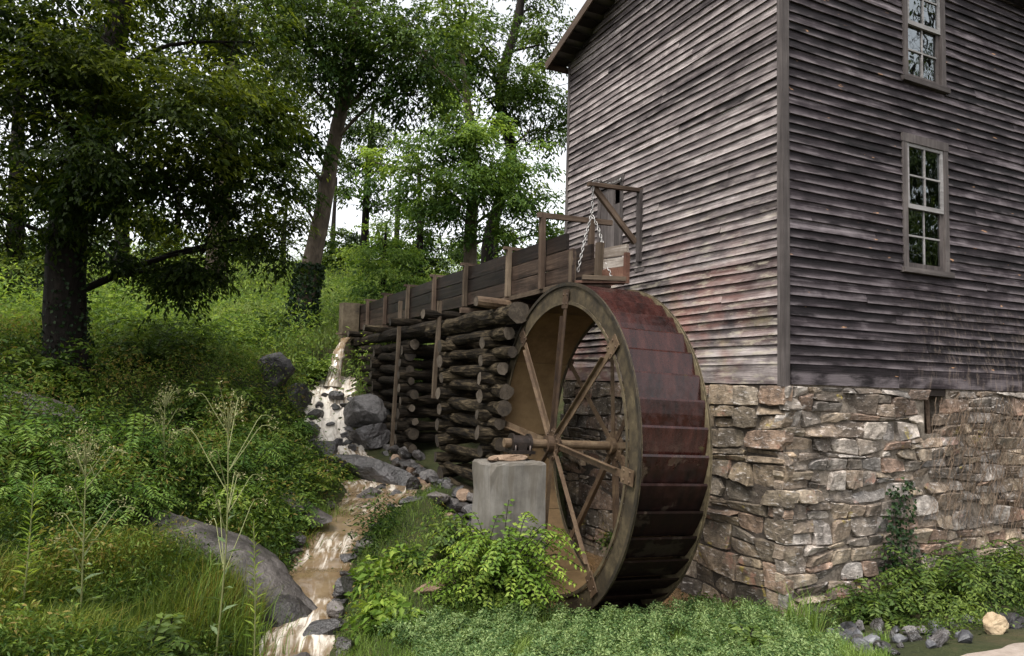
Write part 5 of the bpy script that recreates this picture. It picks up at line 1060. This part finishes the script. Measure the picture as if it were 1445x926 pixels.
def frond_bush(name, label, base, n, ln, L, mat, seed, group=None, rise=.9, wr=.26, nl=17, cat='shrub'):
    """arching stems, each with paired leaflets along its outer two thirds"""
    g = np.random.default_rng(seed); base = np.array(base, float); st = []; lv = []
    for i in range(n):
        a = g.uniform(0, 2 * PI); o = np.array([math.cos(a), math.sin(a), 0]); l = ln * g.uniform(.55, 1.1); el = g.uniform(.25, 1.0) * rise
        s0 = base + np.r_[g.normal(0, .13, 2) * ln, 0]; P = spline([s0, s0 + o * l * .28 + [0, 0, l * .55 * el], s0 + o * l * .62 + [0, 0, l * .85 * el], s0 + o * l * .98 + [0, 0, l * (.82 * el - .12)]], 12); st.append(tube_np(P, np.linspace(.006, .002, 12), 4))
        T_ = norm(np.gradient(P, axis=0)); up = np.array([0, 0, 1.]); tt = np.linspace(.22, 1, nl); ix = tt * 11
        Q = np.stack([np.interp(ix, np.arange(12), P[:, c]) for c in range(3)], 1); D0 = norm(np.stack([np.interp(ix, np.arange(12), T_[:, c]) for c in range(3)], 1)); sd = norm(np.cross(D0, up))
        nb = np.cross(sd, D0); sz = L * (1.05 - .6 * np.abs(tt - .45))
        br = g.uniform(.2, .8)
        for sg in (-1, 1): lv.append(leaves(g, Q + g.normal(0, .004, Q.shape), sd * sg + D0 * .55 + g.normal(0, .15, Q.shape) + [0, 0, -.15], nb + g.normal(0, .25, Q.shape), sz * g.uniform(.8, 1.2, nl), sz * wr, br + .25 * (tt - .5) + g.normal(0, .1, nl)))
    return foliage_thing(name, label, cat, tuple(base), lv, mat, group, st, 'bark_dark')
def at(px, py, d, dz=0.0): p = spot(px, py, d); return (p[0], p[1], zat(p[0], p[1]) + dz)
frond_bush('leafy_shrub', 'bright yellow green shrub growing in front of the concrete pier', (-2.98, 1.2, .05), 230, .78, .08, 'leaf_bright', 1, None, 1.55, .5, 12)
frond_bush('leafy_shrub', 'lower yellow green shrub spilling beside the pier towards the creek', (-3.35, 1.4, .1), 60, .42, .06, 'leaf_bright', 2, None, 1.0, .48, 11)
fern = [((-8.1, 4.4), (.85, .7, .75), 'big feathery fern green bush below the flat pale rock', 260), ((-7.1, 4.75), (.75, .65, .7), 'feathery bush behind the big brown slab', 230), ((-6.0, 5.3), (.55, .5, .45), 'feathery bush above the slab towards the creek', 150), ((-5.0, 6.6), (.5, .5, .45), 'soft green bush beside the cascade', 150), ((-9.2, 5.6), (.9, .7, .8), 'feathery bush at the margin under the dark tree', 220), ((-4.3, 8.2), (.45, .5, .38), 'low leafy bush overhanging the lower cascade', 120)]
for i, ((x, y), r, lab, n) in enumerate(fern):
    frond_bush('feathery_bush', lab, (x, y, zat(x, y) - .03), int(n * .5), r[0] * 1.25, .11, 'leaf_fern', 40 + i, 'bushes on the weedy bank', rise=1.15)
for i, (px, py, d, r, h_, m, lab) in enumerate(((190, 660, 9.6, .7, .45, 'leaf_fern', 'light feathery bush just above the start of the slab'), (345, 655, 10.6, .5, .4, 'leaf_fern', 'soft feathery mound between the tall thistle and the cascade'), (330, 620, 12.4, .6, .4, 'leaf_weed', 'leafy mound on the bank below the angular boulder'), (300, 600, 13.0, .7, .5, 'leaf_weed', 'broad mound of weeds halfway up the bank'), (200, 560, 14.5, .8, .5, 'leaf_mid', 'dark mound of weeds right of the black trunk'), (40, 650, 9.0, .6, .5, 'leaf_fern', 'feathery bush behind the narrow leaved weed'), (150, 500, 17.0, .9, .6, 'leaf_light', 'pale bush at the meadow edge behind the black trunk'), (320, 510, 18.5, .8, .5, 'leaf_light', 'pale leafy bush at the lower edge of the meadow'), (250, 535, 16.0, .8, .45, 'leaf_mid', 'rounded green bush above the weedy bank'), (370, 478, 20.0, .7, .4, 'leaf_mid', 'green bush below the ivy clad trunk foot'), (440, 490, 18.8, .5, .35, 'leaf_light', 'bright bush beside the headwall'), (60, 560, 12.0, .7, .5, 'leaf_weed', 'weedy mound below the massive trunk'), (510, 640, 14.2, .01, .01, 'leaf_weed', ''), (425, 680, 11.4, .35, .3, 'leaf_weed', 'mossy leafy hump between the low dark rock and the creek'))):
    if lab: b_ = at(px, py, d, -.03); frond_bush('bank_bush', lab, b_, int(110 * r), r * 1.35, .1 if d < 12 else .15, m, 140 + i, 'bushes on the weedy bank', rise=1.2, wr=.26 if m == 'leaf_fern' else .42, nl=15 if m == 'leaf_fern' else 10)
for i, ((x, y), r, lab, n) in enumerate((((1.5, -.75), (.55, .35, .38), 'dark green bush at the foot of the foundation below the ivy', 170), ((2.5, -.7), (.6, .35, .34), 'low dark bush below the dead vines', 170), ((3.6, -.75), (.6, .4, .42), 'dark leafy bush at the end of the foundation', 180), ((.75, -.6), (.4, .25, .26), 'small dark bush near the foundation corner', 100), ((4.7, -.9), (.6, .4, .4), 'dark bush beyond the dead vines', 120))):
    frond_bush('foundation_bush', lab, (x, y, zat(x, y) - .03), int(n * .75), r[0] * 1.15, .085, 'leaf_mid', 60 + i, 'bushes along the foundation', rise=1.05, wr=.42, nl=11)
for i, (x, y, n, lab) in enumerate(((-.12, 3.2, 26, 'small leafy plant in the shade behind the wheel spokes'), (-.35, .95, 30, 'small dark plant at the waterline beside the foundation corner'))):
    shrub('small_plant', lab, (x, y, -.2 if i else .05), (.22, .25, .14), n, 8, .07, 'leaf_mid', .14, 5, 70 + i)
def broad(name, lab, x, y, r, n, seed): return shrub(name, lab, (x, y, zat(x, y) - .02), (r, r, r * .8), n, 8, .11, 'leaf_bright', .2, 6, seed, None)
broad('broadleaf_plant', 'broad leaved light green plant on the bank opposite the slab', -4.15, 2.2, .22, 26, 81)
broad('broadleaf_plant', 'broad leaved plant on the spit beside the narrow chute', -4.35, 1.0, .24, 28, 82)
broad('broadleaf_plant', 'broad leaved weed growing just above the tan clay lump', -3.75, 2.5, .25, 30, 83)

def weed(name, label, base, top, seed, kind):
    g = np.random.default_rng(seed); base = np.array(base); top = np.array(top); H_ = top[2] - base[2]
    main = spline([base, base * .5 + top * .5 + g.normal(0, .02, 3), top], 16); st = [tube_np(main, np.linspace(.009, .004, 16), 6)]; lv = []; sd_ = []
    if kind == 'lance':
        n = 70; u = np.linspace(.12, 1, n); a = np.arange(n) * 2.4; P = np.stack([np.interp(u * 15, np.arange(16), main[:, j]) for j in range(3)], 1)
        D = np.stack([np.cos(a), np.sin(a), .5 + .8 * u ** 3], 1); Lf = .14 * (1 - .55 * u ** 2) * (1 - .3 * (u < .3)); lv.append(leaves(g, P, D, np.stack([np.zeros(n), np.zeros(n), np.ones(n)], 1) + g.normal(0, .2, (n, 3)), Lf, Lf * .17, g.uniform(.4, 1, n)))
    else:
        n = 15; u = np.linspace(.08, .62, n); a = np.arange(n) * 2.4 + 1; P = np.stack([np.interp(u * 15, np.arange(16), main[:, j]) for j in range(3)], 1)
        D = np.stack([np.cos(a), np.sin(a), .35 + 0 * u], 1); Lf = .2 * (1.15 - u); lv.append(leaves(g, P, D, np.tile([0, 0, 1.], (n, 1)) + g.normal(0, .3, (n, 3)), Lf, Lf * .24, g.uniform(.4, 1, n)))
        for j in range(13):
            u0 = g.uniform(.38, .9); s = main[int(u0 * 15)]; a = g.uniform(0, 2 * PI); o_ = np.array([math.cos(a), math.sin(a), 0]); ln_ = H_ * g.uniform(.16, .3) * (1.25 - u0 * .6)
            P = spline([s, s + o_ * ln_ * .35 + [0, 0, ln_ * .55], s + o_ * ln_ * .62 + [0, 0, ln_ * .95], s + o_ * ln_ * .9 + [0, 0, ln_ * .88]], 10); st.append(tube_np(P, np.linspace(.005, .0025, 10), 5))
            m = 16; C_ = P[-1] + g.normal(0, .02, (m, 3)) - o_ * g.uniform(0, .05, (m, 1)); sd_.append(leaves(g, C_, g.normal(0, .5, (m, 3)) + [0, 0, .4], g.normal(0, 1, (m, 3)), .022, .01, g.uniform(0, 1, m)))
        m = 150; C_ = top + g.normal(0, 1, (m, 3)) * [.075, .075, .085]; sd_.append(leaves(g, C_, g.normal(0, .5, (m, 3)) + [0, 0, .6], g.normal(0, 1, (m, 3)), .026, .01, g.uniform(0, 1, m)))
        for j in range(16): st.append(tube_np(spline([main[13], (main[14] + C_[j]) / 2, C_[j]], 5), np.linspace(.003, .0015, 5), 4))
    t = empty(name, tuple(base), label, 'plant'); M_ = Matrix.Translation(Vector(base))
    V, T, A = join(st); link('stem', mesh_tri('stem', V - base, T, {'rnd': A}, True), 'stem_straw', t, M_)
    V, T, A = join(lv); link('leaves', mesh_tri('leaves', V - base, T, {'rnd': A}), 'leaf_bright' if kind == 'lance' else 'thistle_green', t, M_)
    if sd_: V, T, A = join(sd_); tag(link('seed_head', mesh_tri('seed_head', V - base, T, {'rnd': A}), 'seed_cream', t, M_), kind='stuff')
def wbase(px, py, d): p = spot(px, py, d); return np.array([p[0], p[1], zat(p[0], p[1]) - .03])
weed('tall_weed', 'upright weed with narrow bright leaves up its whole stem', wbase(28, 900, 5.6), spot(48, 672, 5.5), 1, 'lance')
weed('seeding_weed', 'branching thistle gone to seed with arching pale sprays', wbase(112, 900, 5.9), spot(122, 632, 5.8), 2, 'thistle')
weed('seeding_weed', 'tallest thistle with a cream seed head in front of the slab', wbase(305, 890, 6.3), spot(322, 575, 6.2), 3, 'thistle')
weed('seeding_weed', 'thin thistle stalk before the cascade bushes', wbase(235, 700, 9.4), spot(233, 560, 9.4), 5, 'thistle')
weed('tall_weed', 'narrow leaved weed beside the tallest thistle', wbase(362, 880, 6.5), spot(358, 735, 6.5), 6, 'lance')

# ------------------------------------------------------------------ ground cover (nobody could count it)
def fan(g, n, d0, d1, a0=-200, a1=1650):
    d = np.exp(g.uniform(math.log(d0), math.log(d1), n)); px = g.uniform(a0, a1, n)
    dirx = fh[None] + rt0[None] * ((px - W0 / 2) / FPX)[:, None]; return CAM[0] + dirx[:, 0] * d, CAM[1] + dirx[:, 1] * d
def blocked(x, y, cw_=0.0):
    d, cz, cw = creek_near(x, y)
    b = (d < cw + .06 + cw_) | (pit_mask(x, y) < .3) | ((x > -.12) & (y > -.12) & (y < 5.3))
    b |= (x > -2.98) & (x < -2.1) & (y > 1.68) & (y < 2.35)
    b |= (x > -2.15) & (x < -.3) & (y > 3.4) & (y < 11.2)
    b |= (x > -1.2) & (y < -2.3 - .09 * (x + .3))
    b |= ((x - .1) / .9) ** 2 + ((y + .95) / .7) ** 2 < .5
    return b
def slab_near(x, y):
    u = ((x + 5.65) * math.cos(-.75) + (y - 2.95) * math.sin(-.75)) / 1.35; v = (-(x + 5.65) * math.sin(-.75) + (y - 2.95) * math.cos(-.75)) / .5; return u * u + v * v < 1
def blades(g, x, y, h_, wd, lean, rnd, z=None):
    n = len(x); z = height(x, y) - .02 if z is None else z; a = g.uniform(0, 2 * PI, n); o = np.stack([np.cos(a), np.sin(a), np.zeros(n)], 1); s = np.stack([-np.sin(a + g.normal(0, .6, n)), np.cos(a), np.zeros(n)], 1)
    b = np.stack([x, y, z], 1); h1 = h_[:, None]; l1 = lean[:, None]; w1 = wd[:, None]; upv = np.array([[0, 0, 1.]])
    m = b + upv * h1 * .6 + o * h1 * l1 * .35; t = b + upv * h1 * (1 - .3 * l1) + o * h1 * l1
    V = np.stack([b - s * w1 * .5, b + s * w1 * .5, m - s * w1 * .42, m + s * w1 * .42, t], 1).reshape(-1, 3); i = np.arange(n)[:, None] * 5
    T = np.concatenate([i + np.array([0, 1, 3]), i + np.array([0, 3, 2]), i + np.array([2, 3, 4])]); return V, T, np.repeat(np.clip(rnd, 0, 1), 5)
def patchy(x, y, s, ph): return .5 + .25 * (np.sin(x * s + ph) * np.cos(y * s * 1.3 + ph * 2) + np.sin(x * s * 2.3 - y * s * 1.7 + ph))
def stuff(name, label, parts, mat):
    V, T, A = join(parts); tag(link(name, mesh_tri(name, V, T, {'rnd': A}), mat), label, None, None, 'stuff')
g = np.random.default_rng(90)
# olive grass at the viewer's feet
x, y = fan(g, 150000, 3.4, 9.5, -250, 560); cd, cz_, cw_ = creek_near(x, y)
k_ = (~blocked(x, y)) & (~slab_near(x, y)) & (x < -4.9) & (y < 5.2); x, y = x[k_], y[k_]; n = len(x); pt = patchy(x, y, 1.9, .7)
stuff('grass', 'olive and rusty grass before the brown slab', [blades(g, x, y, g.uniform(.05, 1, n) ** 1.8 * .34 * (.45 + 1.1 * pt) + .05, g.uniform(.003, .007, n), g.uniform(.2, 1.1, n), pt * .8 + g.normal(.1, .2, n))], 'grass_olive')
# green grass on the spit and banks
x, y = fan(g, 120000, 4.5, 14, 300, 1250)
k_ = (~blocked(x, y, -.03)) & (~slab_near(x, y)) & (y < 8.2) & ((x > -4.9) | (y > 4)); x, y = x[k_], y[k_]; n = len(x); pt = patchy(x, y, 2.6, 2.0)
stuff('grass', 'green grass on the spit between creek and wheel', [blades(g, x, y, g.uniform(.05, .17, n) * (.5 + pt), g.uniform(.003, .007, n), g.uniform(.2, 1.0, n), pt * .6 + g.normal(.2, .2, n))], 'grass_green')
# meadow on the hillside
x, y = fan(g, 190000, 14, 62, -200, 900); k_ = (~blocked(x, y)) & (y > 11.5) & ~((x > -1.2) & (y < 6)); x, y = x[k_], y[k_]; n = len(x); pt = patchy(x, y, .6, 1.0); d = np.hypot(x - CAM[0], y - CAM[1])
stuff('meadow_grass', 'tall pale meadow grass on the hillside behind the flume', [blades(g, x, y, g.uniform(.2, .65, n) * (.5 + .8 * pt), .004 + .0007 * d, g.uniform(.1, .7, n), pt * .7 + g.normal(.15, .2, n))], 'grass_meadow')
def weeds(g, x, y, hr, k, L, spread, mat, name, label):
    n = len(x); z = height(x, y); md = np.clip(patchy(x, y, 2.1, 4.0) * 1.6 - .25, .08, 1.4); h_ = hr[0] + (hr[1] - hr[0]) * g.uniform(0, 1, n) ** .8 * md * 1.25; C_ = np.stack([x, y, z + h_], 1); O = g.normal(0, .6, (n, 3)); pt = patchy(x, y, 1.1, 3.0)
    stuff(name, label, [spray_leaves(g, C_, norm(O), k, spread, L, .5, .25, np.clip((h_ - hr[0]) / (hr[1] - hr[0]) * .55 + (pt - .5) * .6 + g.normal(.18, .12, n), 0, 1), wr=.34)], mat)
x, y = fan(g, 34000, 7.5, 24, -220, 560); k_ = (~blocked(x, y)) & (~slab_near(x, y)) & (y > 3.2) & (x < -2.6) & (y < 12.5 + 2 * np.sin(x * 1.3)); x, y = x[k_], y[k_]
weeds(g, x, y, (.03, .5), 9, .075, .3, 'leaf_weed', 'undergrowth', 'tangled leafy weeds covering the bank under the dark tree')
x, y = fan(g, 17000, 13, 50, -200, 900); k_ = (~blocked(x, y)) & (y > 11); x, y = x[k_], y[k_]
weeds(g, x, y, (.1, 1.0), 9, .13, .5, 'leaf_light', 'undergrowth', 'loose pale weeds scattered through the hillside meadow')
x, y = fan(g, 9000, 5.0, 12.5, 380, 1200); k_ = (~blocked(x, y)) & (y > .7) & (x > -4.9) & (y < 8); x, y = x[k_], y[k_]; m_ = patchy(x, y, 2.3, 5) > .48; x, y = x[m_], y[m_]
weeds(g, x, y, (.02, .2), 8, .045, .15, 'leaf_weed', 'undergrowth', 'small leafy weeds on the spit below the pier')
x, y = fan(g, 15000, 3.4, 8.5, -220, 420); k_ = (~blocked(x, y)) & (~slab_near(x, y)) & (x < -5.3); x, y = x[k_], y[k_]; m_ = patchy(x, y, 1.7, 1) > .42; x, y = x[m_], y[m_]
weeds(g, x, y, (.02, .3), 8, .05, .17, 'leaf_weed', 'undergrowth', 'small leafy weeds among the olive grass')
x, y = fan(g, 8000, 4.5, 11, 1080, 1750); k_ = (~blocked(x, y)) & (x > .2) & (y > -1.75); x, y = x[k_], y[k_]
weeds(g, x, y, (.02, .2), 9, .05, .2, 'leaf_mid', 'undergrowth', 'dark weeds along the foot of the foundation')
# clover bank
x, y = fan(g, 46000, 3.6, 8.2, 430, 1180); k_ = (~blocked(x, y, .25)) & (y < .75 + .4 * patchy(x, y, 5, 3)) & (x > -4.6 + .5 * patchy(x, y, 3, 1)) & (patchy(x, y, 3.3, 4) > .2) & ((x < .1) | (y < -.4)) & (y > -2.6); x, y = x[k_], y[k_]; n = len(x)
z = height(x, y) + .02 + .11 * patchy(x, y, 9, 1) + .06 * patchy(x, y, 23, 2) + g.uniform(0, .05, n); C_ = np.stack([x, y, z], 1)
stuff('clover', 'pale green small leaved clover mat on the bank before the wheel', [spray_leaves(g, C_, norm(g.normal(0, .4, (n, 3)) + [0, 0, 1]), 6, .05, .031, .3, -.1, np.clip(patchy(x, y, 23, 2) * .6 + patchy(x, y, 9, 1) * .5 - .1 + g.normal(.0, .2, n), 0, 1))], 'leaf_clover')
# grass tufts
def tuft(label, px, py, d, n, r, hh, mat, seed):
    g = np.random.default_rng(seed); c = spot(px, py, d); x = c[0] + g.normal(0, r, n); y = c[1] + g.normal(0, r, n); b = (c[0], c[1], zat(c[0], c[1]))
    V, T, A = blades(g, x, y, g.uniform(.4, 1, n) * hh, np.full(n, .009), g.uniform(.15, .9, n), g.uniform(.2, 1, n))
    t = empty('grass_tuft', b, label, 'grass tuft'); tag(link('blades', mesh_tri('blades', V - np.array(b), T, {'rnd': A}), mat, t, Matrix.Translation(Vector(b))), kind='stuff')
tuft('tall grass tuft against the corner of the stone foundation', 1130, 860, 7.4, 150, .12, .62, 'grass_green', 1)
tuft('tall arching grass tuft overhanging the slab end by the creek', 335, 885, 6.9, 320, .22, .6, 'grass_green', 2)
tuft('lush grass tuft hanging over the upper creek edge', 470, 700, 11.0, 260, .2, .45, 'grass_green', 3)
tuft('grassy hummock on the creek bank above the slab', 400, 745, 9.9, 320, .3, .4, 'grass_olive', 4)
tuft('tuft of long blades below the bright shrub', 700, 835, 7.5, 120, .18, .4, 'grass_green', 5)
for i, (px, py, d, r, m, lab) in enumerate(((95, 745, 8.0, .5, 'leaf_fern', 'feathery clump in the grass left of the slab'), (175, 720, 8.3, .55, 'leaf_fern', 'bright feathery clump against the upper end of the slab'), (20, 720, 7.6, .5, 'leaf_fern', 'feathery clump behind the upright narrow weed'), (215, 905, 5.5, .3, 'leaf_mid', 'dark leafy clump in the grass between the two thistles'), (330, 690, 9.6, .45, 'leaf_bright', 'yellowish leafy clump above the middle of the slab'), (410, 720, 10.2, .4, 'leaf_fern', 'fern clump hanging over the bend of the creek'), (590, 790, 8.6, .28, 'leaf_weed', 'light leafy clump in the middle of the spit'), (560, 870, 7.0, .22, 'leaf_bright', 'broad leafy clump at the border of the clover by the creek'), (650, 760, 9.0, .4, 'leaf_mid', 'green clump beside the pier foot'), (1060, 890, 6.6, .25, 'leaf_mid', 'small leafy clump at the clover edge below the foundation corner'), (480, 645, 13.2, .3, 'leaf_weed', 'little leafy clump hanging by the cascade'))):
    frond_bush('leafy_clump', lab, at(px, py, d, -.02), int(150 * r), r * 1.2, .09, m, 500 + i, 'leafy clumps in the grass', rise=1.2, wr=.3 if m == 'leaf_fern' else .5, nl=14 if m == 'leaf_fern' else 9)
# overhead cable
P = spline([spot(380, 262, 45), spot(480, 286, 48), spot(600, 300, 52), spot(840, 330, 60)], 24); V, T, _ = tube_np(P, np.full(24, .02), 5)
tag(link('cable', mesh_tri('cable', V, T, None, True), 'cable'), 'thin overhead cable crossing the gap between the trees', 'cable')
